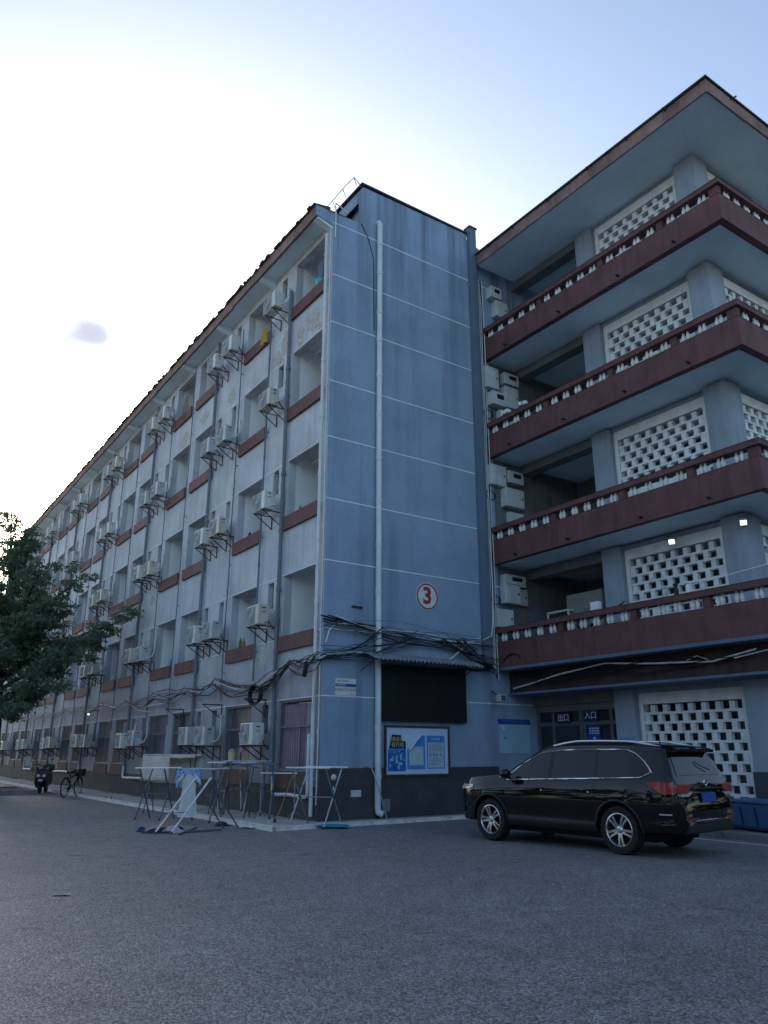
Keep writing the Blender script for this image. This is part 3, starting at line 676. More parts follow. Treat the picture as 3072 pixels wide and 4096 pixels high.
def curl(u, v):
    a = v*2.6; r_ = 0.055
    cx, cz = 1.085-0.36*u, 0.965-0.36*u*1.0
    d = r_*(a-math.sin(a)) if False else r_*math.sin(a)
    return (cx-d*0.7, -0.04-r_*(1-math.cos(a)), cz+d*0.7-0.0)
MB().grid(curl, 8, 12).build('curled_corner', M('paper_back', (0.60,0.66,0.74), 0.7), po2, smooth=True, recalc=False)
p3 = MB(); p3.box(1.29,1.86,Y0,-0.0345,0.17,0.97); po3 = p3.build('poster', pB3, nb)
MB().box(1.325,1.83,Y0-.002,Y0-.0005,0.20,0.80).build('text_sheet', pC, po3)
ln_ = MB(); z = 0.76
while z > 0.24:
    if abs(z-0.50) > 0.05: ln_.box(1.35,1.35+pr.uniform(.25,.46),Y0-.0035,Y0-.0022,z,z+0.012)
    z -= 0.033
for k in range(4): ln_.box(1.37+.11*k,1.43+.11*k,Y0-.0035,Y0-.0022,0.47,0.54)
ln_.build('printed_lines', pL, po3)
text('防诈提醒', 0.07, pC, po3, (1.58,Y0-.001,0.885), ONB)

# ---- second notice sheet under the balcony
n2 = thing('notice_sheet', 'pale blue notice sheet with dark blue header on the wall behind the car', 'notice', (5.56,0,1.52))
MB().box(0,1.15,-0.018,-0.003,0,0.76).build('sheet', M('pale_notice', (0.30,0.48,0.60), 0.6, var=0.08), n2)
MB().box(-0.02,1.18,-0.02,-0.003,0.764,0.90).build('header', sgnB, n2)
text('学生宿舍管理公告栏', 0.105, M('header_print', (0.05,0.16,0.42)), n2, (0.58,-0.021,0.83), ONB)
MB().grid(lambda u, v: (0.04+0.16*u, -0.02-0.05*math.sin(v*2.0)*(1-u*.6), 0.72-0.15*v-0.06*u*v), 6, 6).build('curled_corner', M('notice_back', (0.45,0.62,0.72), 0.6), n2, recalc=False)
text('通知', 0.05, sgnK, n2, (0.2,-0.02,0.40), ONB)

# ---- entrance signs
for nm, tx, yy, z, lab in (('exit_sign','出口',-1.03,2.44,'dark blue exit sign with two white characters above the left door'),('entry_sign','入口',-1.98,2.47,'dark blue entry sign with two white characters above the right door')):
    s_ = thing(nm, lab, 'sign', (7.0,yy,z))
    MB().box(0.0,0.018,-0.24,0.24,-0.14,0.14).build('plate', M('sign_navy', (0.012,0.03,0.08), 0.5), s_)
    text(tx, 0.21, M('sign_letters', (0.75,0.78,0.82), 0.6), s_, (-0.002,0,0), ONW)
s_ = thing('door_poster', 'blue poster with rows of white print on the entrance door', 'poster', (7.02,-2.05,1.98))
MB().box(0,0.01,-0.20,0.20,-0.28,0.22).build('sheet', sgnB, s_)
m = MB()
for i in range(3):
    for j in range(4): m.box(-0.003,-0.001,-0.16+0.085*j,-0.10+0.085*j,0.03+0.06*i,0.065+0.06*i)
m.lathe([(0.04,-0.003),(0.04,-0.001)],12,(0,0,-0.08),'x'); m.build('print', M('print_pale', (0.45,0.55,0.75)), s_)
s_ = thing('column_notice', 'small white notice with blue top on the column beside the doors', 'notice', (6.772,-3.27,1.62))
MB().box(0,0.006,-0.24,0.24,0,0.22).build('sheet', sgnW, s_); MB().box(-0.001,0.006,-0.24,0.24,0.221,0.27).build('header', pB3, s_)
text('宿舍管理', 0.08, sgnK, s_, (-0.002,0,0.10), ONW)

# ---- meter and junction boxes at the balcony ends
BOX = [ # x0,x1,z0,z1,depth,kind,label
 (5.78,6.22,15.62,16.02,0.28,'v','grey vent box with dark slot near the roof, top balcony'),
 (6.00,6.52,15.02,15.60,0.22,'d','pale switch box below the vent box, top balcony'),
 (5.46,5.98,12.34,13.06,0.22,'d','tall pale switch box in the upper corner, fourth-storey balcony'),
 (6.22,6.82,12.66,13.04,0.24,'v','grey vent box in the shaded upper row, fourth-storey balcony'),
 (5.62,6.18,11.78,12.22,0.30,'v','grey vent box with dark slot, left middle, fourth-storey balcony'),
 (6.22,6.80,11.86,12.58,0.22,'d','square pale switch box, right middle, fourth-storey balcony'),
 (6.00,6.66,11.25,11.70,0.20,'d','low pale box just above the rail, fourth-storey balcony'),
 (5.50,6.12,9.16,9.80,0.20,'d','pale switch box in the upper corner, third-storey balcony'),
 (6.18,6.80,9.34,9.72,0.24,'v','dim vent box beside the upper switch box, third-storey balcony'),
 (6.02,6.76,8.56,9.14,0.26,'d','largest pale switch box with keyhole, third-storey balcony'),
 (6.22,6.78,7.96,8.42,0.18,'d','low pale box just above the rail, third-storey balcony'),
 (5.86,6.66,6.14,6.46,0.24,'v','dim vent box under the soffit, second-storey balcony'),
 (5.84,6.42,5.62,6.20,0.24,'d','blue-white switch box in the upper row, second-storey balcony'),
 (6.46,6.78,5.62,6.10,0.16,'d','narrow cream box beside the upper switch box, second-storey balcony'),
 (5.50,6.10,4.90,5.42,0.24,'d','blue-white switch box above the rail, second-storey balcony'),
]
slotm = M('slot_black', (0.01,0.01,0.012), 0.6)
boxC = M('cream_sheet_metal', (0.42,0.42,0.36), 0.6, var=0.12, vs=3)
for i, (x0,x1,z0,z1,dp_,kd,lab) in enumerate(BOX):
    t = thing('meter_box', lab, 'meter box', (x0,-0.004,z0), 0, 'boxes at the balcony ends')
    W_, H_ = x1-x0, z1-z0
    MB().box(0,W_,-dp_,0,0,H_).build('case', boxC if 'cream' in lab else boxE, t, bevel=0.012)
    if kd == 'v':
        MB().box(W_*.32,W_*.82,-dp_-0.006,-dp_-0.001,H_*.45,H_*.8).build('slot', slotm, t)
    else:
        MB().box(0.03,W_-0.03,-dp_-0.008,-dp_-0.001,0.03,H_-0.03).build('lid', boxE if 'cream' not in lab else boxC, t, bevel=0.004)
        MB().box(W_-0.11,W_-0.06,-dp_-0.014,-dp_-0.0085,H_*.5-.03,H_*.5+.03).build('lock', slotm, t)
for i, (cx, cz, r_) in enumerate(((5.62,11.5,0.17),(5.58,8.85,0.16),(5.6,5.7,0.15))):
    m = MB()
    for k in range(3): m.tube([(cx+(r_+.012*k)*math.cos(a),-0.05-.012*k,cz+(r_-.01*k)*math.sin(a)) for a in np.linspace(0,2*math.pi,24,endpoint=False)],0.009,5,closed=True)
    tag(m.build('cable_coil', cabK), 'coiled black cable hung by the boxes, %s-storey balcony' % ('fourth','third','second')[i], 'cable')

for lab, loc, sx_ in (('bulging black sack on the third-storey balcony by the boxes',(5.95,-0.42,6.87+.02),(1.0,.8,1.2)),('grey cloth bundle on the fourth-storey balcony by the boxes',(6.3,-0.45,10.22),(.8,.7,1.3))):
    t = thing('sack', lab, 'sack', loc); m = MB(); m.grid(lambda u,v: ((.30*math.sin(v*math.pi)**.6*(1+.08*math.sin(5*u*6.283+v*4)))*math.cos(u*6.283)*sx_[0], (.30*math.sin(v*math.pi)**.6*(1+.08*math.sin(4*u*6.283+v*5)))*math.sin(u*6.283)*sx_[1], .62*v*sx_[2]), 20, 12); m.build('fabric', cabK if 'black' in lab else boxC, t, smooth=80, recalc=False)
# ---- cables
def sag(a, b_, s_, n=14, jit=0.0, rnd=random):
    a, b_ = Vector(a), Vector(b_); pts = []
    ph1, ph2 = rnd.uniform(0,6), rnd.uniform(0,6)
    for i in range(n+1):
        u = i/n; p = a.lerp(b_, u); p.z -= s_*4*u*(1-u); p.z += jit*math.sin(u*9+ph1)*math.sin(u*math.pi); p.x += jit*.4*math.sin(u*7+ph2); p.y += jit*.3*math.sin(u*8+ph1)
        pts.append(p)
    return pts
crn = random.Random(21)
cb = thing('cable_bundle', 'tangle of black and white cables strung across the blank end wall', 'cables', (0,0,0))
for k in range(14):
    a = (crn.uniform(-0.12,0.05), -0.06-crn.uniform(0,.14), 4.52+crn.uniform(-.16,.24)); b_ = (crn.uniform(4.6,5.4), -0.10-crn.uniform(0,.2), 4.22+crn.uniform(-.30,.30))
    m = MB(); m.tube(sag(a, b_, crn.uniform(-.14,.20), 14, .07, crn), crn.choice((.004,.006,.009,.016)), 5); m.build('cable', crn.choice((cabK,cabK,cabK,cabK,cabG)), cb, smooth=80)
for k in range(15):
    a = (crn.uniform(-0.25,0.0), -0.06-crn.uniform(0,.18), 3.82+crn.uniform(-.22,.16)); b_ = (crn.uniform(1.2,3.6), -0.10-crn.uniform(0,.2), 4.46+crn.uniform(-.18,.10))
    m = MB(); m.tube(sag(a, b_, crn.uniform(.02,.28), 12, .04, crn), crn.choice((.005,.007,.010,.014)), 5); m.build('cable', cabK, cb, smooth=80)
for k in range(15):
    a = (crn.uniform(3.2,4.3), -0.10-crn.uniform(0,.2), 4.42+crn.uniform(-.12,.1)); b_ = (crn.uniform(4.9,5.55), -0.15-crn.uniform(0,.3), 3.66+crn.uniform(-.12,.35))
    m = MB(); m.tube(sag(a, b_, crn.uniform(-.05,.18), 10, .06, crn), crn.choice((.007,.010,.014,.018)), 5); m.build('cable', crn.choice((cabK,cabK,cabK,cabK,cabG)), cb, smooth=80)
for pts, r_ in (([(-0.22,-.10,3.62),(0.1,-.14,3.78),(0.8,-.16,3.87),(1.5,-.2,3.86),(2.5,-.2,3.80),(3.65,-.2,3.82),(3.9,-.2,3.98),(4.4,-.18,4.35),(4.9,-.16,4.56)],.022),
                ([(0.03,-.10,4.05),(0.12,-.1,4.35),(0.3,-.1,4.52),(0.7,-.1,4.56),(1.5,-.1,4.48)],.020),([(0.3,-.1,4.72),(0.9,-.1,4.56),(1.6,-.12,4.50)],.016),([(5.0,-.14,4.5),(5.25,-.2,4.62),(5.35,-.2,5.1),(5.45,-.12,6.2),(5.46,-.08,7.5)],.020),([(1.55,-.2,4.48),(2.6,-.2,4.50),(3.8,-.2,4.44)],.014)):
    m = MB(); m.tube(pts, r_, 7); m.build('cable', cabW, cb, smooth=80)
m = MB()
for k in range(5): m.tube([(4.55+.55*math.cos(a)+.02*k,-0.22-.02*k,3.72+.09*math.sin(a)+.012*k) for a in np.linspace(0,2*math.pi,20,endpoint=False)],0.017,5,closed=True)
m.build('cable_loop', cabK, cb)
ca = thing('cable_bundle', 'sagging black and white cables along the long facade above the ground floor', 'cables', (0,0,0))
kn = [(-0.12,3.72),(1.2,3.66),(3.2,3.16),(5.9,3.50),(8.2,3.42),(11.3,3.46),(14.6,3.44),(18.2,3.52),(21.5,3.45),(25,3.5),(29,3.45),(33,3.5),(38,3.45)]
for i in range(len(kn)-1):
    for k in range(11 if i < 3 else 7 if i < 6 else 4):
        (ya, za), (yb, zb) = kn[i], kn[i+1]
        m = MB(); m.tube(sag((-.12-crn.uniform(0,.22),ya+crn.uniform(-.15,.15),za+crn.uniform(-.14,.14)),(-.12-crn.uniform(0,.22),yb+crn.uniform(-.15,.15),zb+crn.uniform(-.14,.14)),crn.uniform(-.04,.30),10,.04,crn),crn.choice((.007,.010,.014,.018)),5)
        m.build('cable', crn.choice((cabK,cabK,cabG,cabK,cabK)), ca, smooth=80)
for pts, r_ in (([(-.2,-.2,3.72),(-.2,.42,3.48),(-.2,.9,3.62),(-.2,1.7,3.62),(-.2,2.5,3.36),(-.2,3.3,3.14)],.020),([(-.2,3.6,3.2),(-.2,4.4,3.22),(-.2,5.9,3.52),(-.2,7.2,3.30),(-.2,8.4,3.46)],.020),([(-.2,9.0,3.34),(-.2,10.2,3.14),(-.2,12.6,3.12),(-.2,14.6,3.36)],.026),([(-.2,14.4,3.36),(-.2,15.8,3.2),(-.2,18.6,3.5)],.024),([(-.2,14.6,3.36),(-.2,13.2,3.0),(-.2,11.8,2.92)],.018)):
    m = MB(); m.tube(sag(pts[0],pts[-1],0) if len(pts) < 3 else pts, r_, 6); m.build('cable', cabW, ca, smooth=80)
m = MB()
for k in range(8): m.tube([(-.26-.015*k,2.95+.34*math.cos(a),2.98+(.20+.01*k)*math.sin(a)) for a in np.linspace(0,2*math.pi,20,endpoint=False)],0.016,5,closed=True)
m.build('cable_loop', cabK, ca)
m = MB(); m.tube([(-.26,0.34,3.60),(-.27,0.32,3.42),(-.26,0.40,3.28)],0.06,8); m.build('splice_case', cabK, ca, smooth=60)
for yb in (2.95,5.85,9.0):
    m = MB(); m.box(-.62,0,yb-.02,yb+.02,2.86,2.89); m.tube([(-.58,yb,2.86),(-.01,yb,2.48)],.014,5); m.box(-.02,0,yb-.02,yb+.02,2.4,2.86); m.build('bracket', rustM, ca)
m = MB(); m.tube([(-.08,0.20,0.6),(-.10,0.23,2.2),(-.13,0.05,3.5),(-.13,-.12,3.66)],.026,7); m.build('cable', M('cream_cable',(.55,.55,.46),.6), ca, smooth=80)
cw = thing('cable_bundle', 'loose black and white cables drooping under the lowest balcony', 'cables', (0,0,0))
for pts, r_, mt in (([(5.9,-.3,3.22),(5.9,-.9,3.3),(5.9,-1.98,3.47),(5.9,-3.5,3.62),(5.9,-4.9,3.49),(5.9,-6.4,3.40),(5.9,-7.4,3.56)],.022,cabW),([(5.95,-5.6,3.44),(5.95,-6.0,3.56),(5.95,-6.35,3.42)],.012,cabW),([(5.9,-6.9,3.42),(5.9,-7.5,3.5),(5.9,-8.0,3.55)],.014,cabW)):
    m = MB(); m.tube(pts, r_, 6); m.build('cable', mt, cw, smooth=80)
for k in range(14):
    a = crn.uniform(-.2,-4); b_ = a-crn.uniform(2.2,4.4)
    m = MB(); m.tube(sag((5.85+crn.uniform(0,.15),a,3.5+crn.uniform(-.15,.15)),(5.85+crn.uniform(0,.15),max(b_,-8.1),3.5+crn.uniform(-.12,.15)),crn.uniform(.0,.22),10,.05,crn),crn.choice((.009,.012,.016)),5); m.build('cable', cabK, cw, smooth=80)
m = MB(); m.tube([(5.58,-.3+.0,3.95)]+[(5.585,-.65+.28*math.cos(a),3.98+.13*math.sin(a)) for a in np.linspace(0.2,3.2,10)],.022,6); m.build('cable', cabK, cw)

# ---- lamps
lampE = M('lit_led_panel', (0.9,0.9,0.85), 0.4, var=0, emit=((0.95,1.0,0.92), 1.1))
def flood(loc, rz, label):
    t = thing('flood_lamp', label, 'lamp', loc, rz); t.scale = (.62,.62,.62)
    m = MB(); m.prism([(-.11,-.05),(.11,-.05),(.13,.0),(.13,.03),(-.13,.03),(-.13,.0)],'x',-.14,.14); o = m.build('housing', boxE, t, rot=(R(-52),0,0))
    MB().box(-.10,.10,-.085,.085,-.054,-.0505).build('diffuser', lampE, o)
    MB().tube([(-.16,0,.02),(-.16,.03,.22),(.16,.03,.22),(.16,0,.02)],.012,5).build('bracket', blackM, t)
flood((6.62,-5.25,6.42), R(-60), 'lit flood lamp over the white lattice, left of the two')
flood((6.60,-7.12,6.44), R(-60), 'lit flood lamp by the corner column, right of the two')
t = thing('wall_lamp', 'small lit lamp on the long facade among the cables', 'lamp', (-0.45,19.3,3.12))
MB().tube([(0.45,0,.15),(0.1,0,.14),(0,0,.05)],.014,6).build('arm', blackM, t); MB().lathe([(0.01,-.05),(.03,-.03),(.032,-.005),(.015,.02)],12).build('bulb', lampE, t)
t = thing('camera_lamp', 'small grey spotlight hanging below the cable tangle by the corner', 'lamp', (5.35,-0.35,2.95))
MB().box(-.10,.10,-.12,.06,-.10,.08).build('housing', boxE, t, bevel=.015); MB().tube([(0,.06,.05),(0,.34,.2)],.016,6).build('arm', blackM, t); MB().box(-.08,.08,-.126,-.1205,-.08,.06).build('glass', paneG, t)

# ================================================================== CAR (black seven-seat suv)
car = thing('suv_car', 'black mid-size sport utility car parked beside the balcony wing', 'car', (1.99,-5.94,0), R(6.2)); car.scale = (0.965, 0.972, 1.0)
paint = M('black_car_paint', (0.004,0.005,0.006), 0.5, 0.0, var=0.0, spec=0.0, coat=1.0)
ctrim = M('black_plastic_trim', (0.014,0.015,0.016), 0.6, var=0.1, vs=8)
chrome = M('bright_chrome', (0.78,0.79,0.80), 0.12, 1.0, var=0.0)
silver = M('silver_rail', (0.68,0.70,0.72), 0.28, 0.8, var=0.0)
alloy = M('alloy_wheel', (0.60,0.61,0.63), 0.22, 0.95, var=0.0)
rubber = M('tyre_rubber', (0.016,0.016,0.017), 0.85, var=0.15, vs=12)
tint = M('tinted_car_glass', (0.004,0.005,0.006), 0.03, 0.0, var=0.0, spec=0.45)
tailR = M('red_lens', (0.32,0.012,0.016), 0.12, 0.0, var=0.0, spec=0.6, coat=0.6)
lensW = M('clear_lens', (0.55,0.56,0.58), 0.12, 0.2, var=0.0, coat=0.5)
amber = M('amber_lens', (0.55,0.20,0.05), 0.15, var=0.0, coat=0.5)
cav = M('wheel_well', (0.006,0.006,0.006), 0.9, var=0.0)
def lut(xs, vs): return lambda y: float(np.interp(y, xs, vs))
ZT = lut([-2.52,-2.50,-2.47,-2.43,-2.40,-2.36,-2.30,-2.24,-2.19,-2.10,-1.9,-1.5,-1.0,-0.5,-0.2,0.1,0.25,0.4,0.7,0.95,1.05,1.15,1.5,1.9,2.1,2.22,2.30,2.36],
         [0.60,0.82,0.97,1.10,1.16,1.26,1.41,1.54,1.62,1.655,1.68,1.705,1.715,1.715,1.705,1.68,1.65,1.575,1.40,1.245,1.195,1.175,1.145,1.105,1.065,1.01,0.93,0.70])
ZB = lut([-2.52,-2.40,-2.0,-1.2,1.2,1.9,2.2,2.36],[0.44,0.36,0.33,0.27,0.27,0.30,0.30,0.36])
WH = lut([-2.52,-2.48,-2.40,-2.25,-2.0,-1.6,-1.0,0.0,1.0,1.6,1.9,2.1,2.22,2.30,2.36],[0.74,0.83,0.895,0.93,0.95,0.962,0.950,0.945,0.945,0.955,0.93,0.87,0.80,0.72,0.60])
def sect(y):
    zt, zb, w_ = ZT(y), ZB(y), WH(y)
    belt = min(1.065+0.035*(-y), zt-0.05); g = max(zt-belt, 0.01)
    ws = 0.945*w_; k = min(1.0, g/0.3)
    P = [(0,zb),(0.70*w_,zb),(0.93*w_,zb+0.03),(0.975*w_,zb+0.13),(0.965*w_,0.50),(0.985*w_,0.62),(w_,0.74),(0.996*w_,0.84),(0.982*w_,0.93),(0.962*w_,belt-0.035),(ws,belt)]
    wt = ws-0.36*g-0.02
    P += [(ws-0.10*g-0.006*k,belt+0.28*g),(ws-0.215*g-0.01*k,belt+0.58*g),(ws-0.31*g-0.012*k,belt+0.80*g),(wt,belt+0.90*g),(wt-0.05,belt+0.955*g),(wt-0.14,belt+0.982*g),(wt*0.5,belt+0.997*g),(0,zt)]
    lim = zt; Q = []
    n = len(P)
    for i, (a, z) in enumerate(P): Q.append((a, min(z, zt-0.004*(n-1-i))) if i > 3 else (a, min(z, zt-0.08)))
    for i in range(1, n):
        if Q[i][1] < Q[i-1][1]: Q[i] = (Q[i][0], Q[i-1][1]+0.0005)
    return Q
YS = sorted(set([round(v, 3) for v in list(np.linspace(-2.50,2.34,70))+[-2.52,2.36,-2.47,-2.43,-2.40,-2.36,-2.33,-2.27,-2.21,-2.16,0.33,0.5,0.6,0.8,0.9,1.0,1.1]]))
V, F = [], []
ns_ = len(sect(0))*2-2
for y in YS:
    q = sect(y); ring = [(-a, y, z) for a, z in q] + [(a, y, z) for a, z in reversed(q[1:-1])]
    V += ring
for i in range(len(YS)-1):
    for k in range(ns_): F.append((i*ns_+k,(i+1)*ns_+k,(i+1)*ns_+(k+1)%ns_,i*ns_+(k+1)%ns_))
F.append(tuple(range(ns_))); F.append(tuple((len(YS)-1)*ns_+k for k in reversed(range(ns_))))
bmb = MB(); bmb.add(V, F)
AX = (1.395,-1.395)
tmp = bmb.build('tmp_body', paint, None)
cut = MB()
for ya in AX:
    for s_ in (-1,1): cut.lathe([(0.425,s_*0.50),(0.425,s_*1.2)] if s_ > 0 else [(0.425,-1.2),(0.425,-0.50)], 40, (0,ya,0.365), 'x')
cuto = cut.build('tmp_cut', cav, None)
md = tmp.modifiers.new('b','BOOLEAN'); md.operation = 'DIFFERENCE'; md.object = cuto; md.solver = 'EXACT'
dg = bpy.context.evaluated_depsgraph_get()
bme = bpy.data.meshes.new_from_object(tmp.evaluated_get(dg)); bme.name = 'body'
bpy.data.objects.remove(tmp); bpy.data.objects.remove(cuto)
bme.polygons.foreach_set('use_smooth', [True]*len(bme.polygons)); bme.set_sharp_from_angle(angle=R(42))
body = link('body', bme, car)
def side(y, z, off=0.008):
    q = sect(y); zz = [p[1] for p in q][2:]; xx = [p[0] for p in q][2:]
    return -(float(np.interp(z, zz, xx))+off)
def gl(y): # window top line
    q = sect(y); return q[13][1]
def winhi(y):
    h = gl(y)-0.012
    if y > 0.10: h = min(h, float(np.interp(y, [0.10,0.30,0.62,0.98],[1.60,1.54,1.36,1.10])))
    if y < -1.45: h = min(h, float(np.interp(y, [-2.05,-2.00,-1.90,-1.72,-1.45],[1.23,1.30,1.40,1.52,1.61])))
    return h
def winlo(y):
    lo = 1.108-0.034*y
    if y < -1.86: lo += float(np.interp(y, [-2.05,-1.86],[0.075,0.0]))
    return lo
for mir in (1,-1):
    for nm, a, b_ in (('front_window',0.97,0.02),('rear_window',-0.05,-0.96),('quarter_window',-1.02,-2.045)):
        g = MB(); g.grid(lambda u, v: (mir*side(a+(b_-a)*u, winlo(a+(b_-a)*u)+(winhi(a+(b_-a)*u)-winlo(a+(b_-a)*u))*v, 0.006), a+(b_-a)*u, winlo(a+(b_-a)*u)+(winhi(a+(b_-a)*u)-winlo(a+(b_-a)*u))*v), 16, 6)
        g.build(nm, tint, body, smooth=60, recalc=False)
    g = MB()
    ya = list(np.linspace(0.985,-2.05,46))
    top = [(mir*side(y, winhi(y)+0.006, 0.010), y, winhi(y)+0.006) for y in ya]; bot = [(mir*side(y, winlo(y)-0.012, 0.010), y, winlo(y)-0.012) for y in reversed(ya)]
    g.tube(top+bot, 0.013, 6, closed=True); g.build('window_trim', chrome, body, smooth=60)
    g = MB()
    for yb in (0.0,-1.0): g.grid(lambda u, v: (mir*side(yb-0.045+0.09*u-(0.0), winlo(yb)+(winhi(yb)-winlo(yb))*v, 0.0045), yb-0.045+0.09*u, winlo(yb)+(winhi(yb)-winlo(yb))*v), 2, 6)
    g.build('pillar_trim', ctrim, body, recalc=False)
    # door seams, handles, sill trim, arch lips, roof rail
    g = MB()
    for yy, dz in ((1.02,0.0),(-0.02,0.0),(-1.00,0.0)):
        zr = np.linspace(0.36 if yy > -.5 else 0.80, winlo(yy)-0.03, 9)
        g.tube([(mir*side(y_, z, 0.0005), y_, z) for z, y_ in [(z, yy+(0.03*math.sin((z-.4)*3))) for z in zr]], 0.0035, 4)
    g.build('door_seam', cav, body)
    for yy in (0.20,-0.80):
        z0 = 0.945
        g = MB(); g.tube([(mir*side(yy+d, z0, 0.012+0.028*math.sin((d+.1)/.2*math.pi)), yy+d, z0) for d in np.linspace(-.10,.10,7)], 0.014, 6); g.build('door_handle', paint, body, smooth=60)
        g = MB(); g.lathe([(0.0,0),(0.016,0.0),(0.012,0.012)],8,(mir*side(yy-.05, z0-.02, 0.004),yy-.05,z0-.03),'x'); g.build('lock_cap', chrome, body)
    g = MB(); g.grid(lambda u, v: (mir*side(0.94-1.88*u, 0.33+0.14*v, 0.012+0.012*math.sin(v*math.pi)), 0.94-1.88*u, 0.33+0.14*v), 16, 4); g.build('sill_trim', ctrim, body, smooth=60, recalc=False)
    g = MB(); g.tube([(mir*side(0.86-1.7*u, 0.475, 0.004), 0.86-1.7*u, 0.475+0.012*u) for u in np.linspace(0,1,14)], 0.007, 5); g.build('door_trim', ctrim, body)
    for ya_ in AX:
        g = MB(); g.tube([(mir*side(ya_+0.44*math.cos(t), 0.365+0.44*math.sin(t), 0.006), ya_+0.44*math.cos(t), 0.365+0.44*math.sin(t)) for t in np.linspace(-0.05,math.pi+0.05,26)], 0.022, 6); g.build('arch_lip', ctrim, body, smooth=60)
    g = MB(); g.tube([(mir*(-0.60-0.03*math.sin(u*math.pi)), 0.05-2.15*u, ZT(0.05-2.15*u)-0.035+0.045*min(1,4*u,4*(1-u))) for u in np.linspace(0,1,18)], 0.020, 7); g.build('roof_rail', silver, body, smooth=60)
    # mirror
    g = MB(); g.lathe([(0.0,-.11),(0.055,-.10),(0.085,-.03),(0.085,.03),(0.06,.09),(0.0,.11)], 10, (mir*-1.06,0.86,1.17), 'x', cap=False)
    mo = g.build('wing_mirror', paint, body, smooth=60); MB().tube([(mir*-0.90,0.88,1.09),(mir*-1.0,0.87,1.11)],0.025,6).build('mirror_arm', ctrim, mo)
    MB().tube([(mir*-0.995,0.945,1.115),(mir*-1.06,0.95,1.105),(mir*-1.13,0.93,1.115)],0.012,5).build('mirror_indicator', chrome, mo)
    # head and tail lamps, rear reflector
    g = MB(); g.grid(lambda u, v: (mir*side(2.24-0.42*u, 0.86+0.055*u+(0.10-0.05*u)*v, 0.010), 2.24-0.42*u, 0.86+0.055*u+(0.10-0.05*u)*v), 8, 4); g.build('headlight', lensW, body, smooth=60, recalc=False)
    g = MB(); g.grid(lambda u, v: (mir*side(2.12-0.24*u, 0.89+0.04*u+(0.055-0.035*u)*v, 0.014), 2.12-0.24*u, 0.89+0.04*u+(0.055-0.035*u)*v), 6, 3); g.build('indicator', amber, body, smooth=60, recalc=False)
    tz0 = lambda u: 1.06-0.135*min(1,u*1.9); tz1 = lambda u: 1.10+0.0*u
    g = MB(); g.grid(lambda u, v: (mir*side(-2.0-0.435*u, tz0(u)+(min(tz1(u),ZT(-2.0-0.435*u)-.03)-tz0(u))*v, 0.012), -2.0-0.435*u, tz0(u)+(min(tz1(u),ZT(-2.0-0.435*u)-.03)-tz0(u))*v), 12, 4); tl_ = g.build('tail_light', tailR, body, smooth=60, recalc=False)
    g = MB(); g.prism([(mir*0.845,0.93),(mir*0.835,1.055),(mir*0.78,1.07),(mir*0.52,1.055),(mir*0.55,0.985),(mir*0.66,0.935)], 'y', -2.505, -2.42); g.build('tail_light_inner', tailR, tl_, bevel=0.008)
    g = MB(); g.prism([(mir*0.83,0.90),(mir*0.845,0.927),(mir*0.62,0.93),(mir*0.52,0.94),(mir*0.60,0.90)], 'y', -2.508, -2.42); g.build('reverse_lens', lensW, tl_, bevel=0.006)
    g = MB(); g.box(mir*0.62-.14,mir*0.62+.14,-2.535,-2.49,0.555,0.585); g.build('reflector', tailR, body)
    g = MB(); g.grid(lambda u, v: (mir*side(-2.16-0.20*u, 0.625+0.02*v, 0.010), -2.16-0.20*u, 0.625+0.02*v), 5, 1); g.build('side_reflector', lensW, body, recalc=False)
# windscreen and rear glass follow the body
def topz(x, y, off):
    q = sect(y)[13:]; return float(np.interp(abs(x), [p[0] for p in reversed(q)], [p[1] for p in reversed(q)]))+off
def glasspatch(nm, y0, y1, xa, xb, off, n=10):
    g = MB(); g.grid(lambda u, v: ((-1+2*v)*(xa+(xb-xa)*u), y0+(y1-y0)*u+(-off*.8 if y0 < 0 else off*.6), topz((-1+2*v)*(xa+(xb-xa)*u), y0+(y1-y0)*u, off*.6)), n, 10); g.build(nm, tint, body, smooth=60, recalc=False)
glasspatch('windscreen', 0.32, 0.94, 0.60, 0.70, 0.008); glasspatch('rear_glass', -2.235, -2.385, 0.60, 0.70, 0.008)
g = MB(); g.prism([(-2.08,1.632),(-2.30,1.60),(-2.375,1.575),(-2.36,1.553),(-2.18,1.56)], 'x', -0.60, 0.60); sp = g.build('spoiler', paint, body, bevel=0.012)
g = MB(); g.prism([(-0.95,0.60),(-0.93,0.66),(0.93,0.66),(0.95,0.60)], 'y', -2.30,-2.31)
g = MB(); g.grid(lambda u, v: (-0.80+1.6*u, -2.535-0.02*math.sin(u*math.pi)+0.10*abs(2*u-1)**4, 0.60+0.09*v), 16, 3); g.build('bumper_crease', paint, body, smooth=60, recalc=False)
g = MB(); g.tube([(-0.80,-2.42,0.47),(-0.66,-2.53,0.50),(-0.52,-2.55,0.545),(-0.42,-2.55,0.55),(0.42,-2.55,0.55),(0.52,-2.55,0.545),(0.66,-2.53,0.50),(0.80,-2.42,0.47)], 0.010, 5); g.build('bumper_trim', chrome, body, smooth=60)
g = MB(); g.box(-0.72,0.72,-2.53,-2.30,0.36,0.50); g.build('rear_valance', ctrim, body, bevel=0.03)
blueP = M('blue_number_plate', (0.02,0.09,0.38), 0.45, var=0.1, vs=20)
pl_ = MB().box(-0.22,0.22,-2.527,-2.512,0.80,0.94).build('number_plate', blueP, body, bevel=0.004)
g = MB(); g.box(-0.55,0.55,-2.51,-2.47,0.985,1.015); g.build('tailgate_garnish', ctrim, body, bevel=0.006)
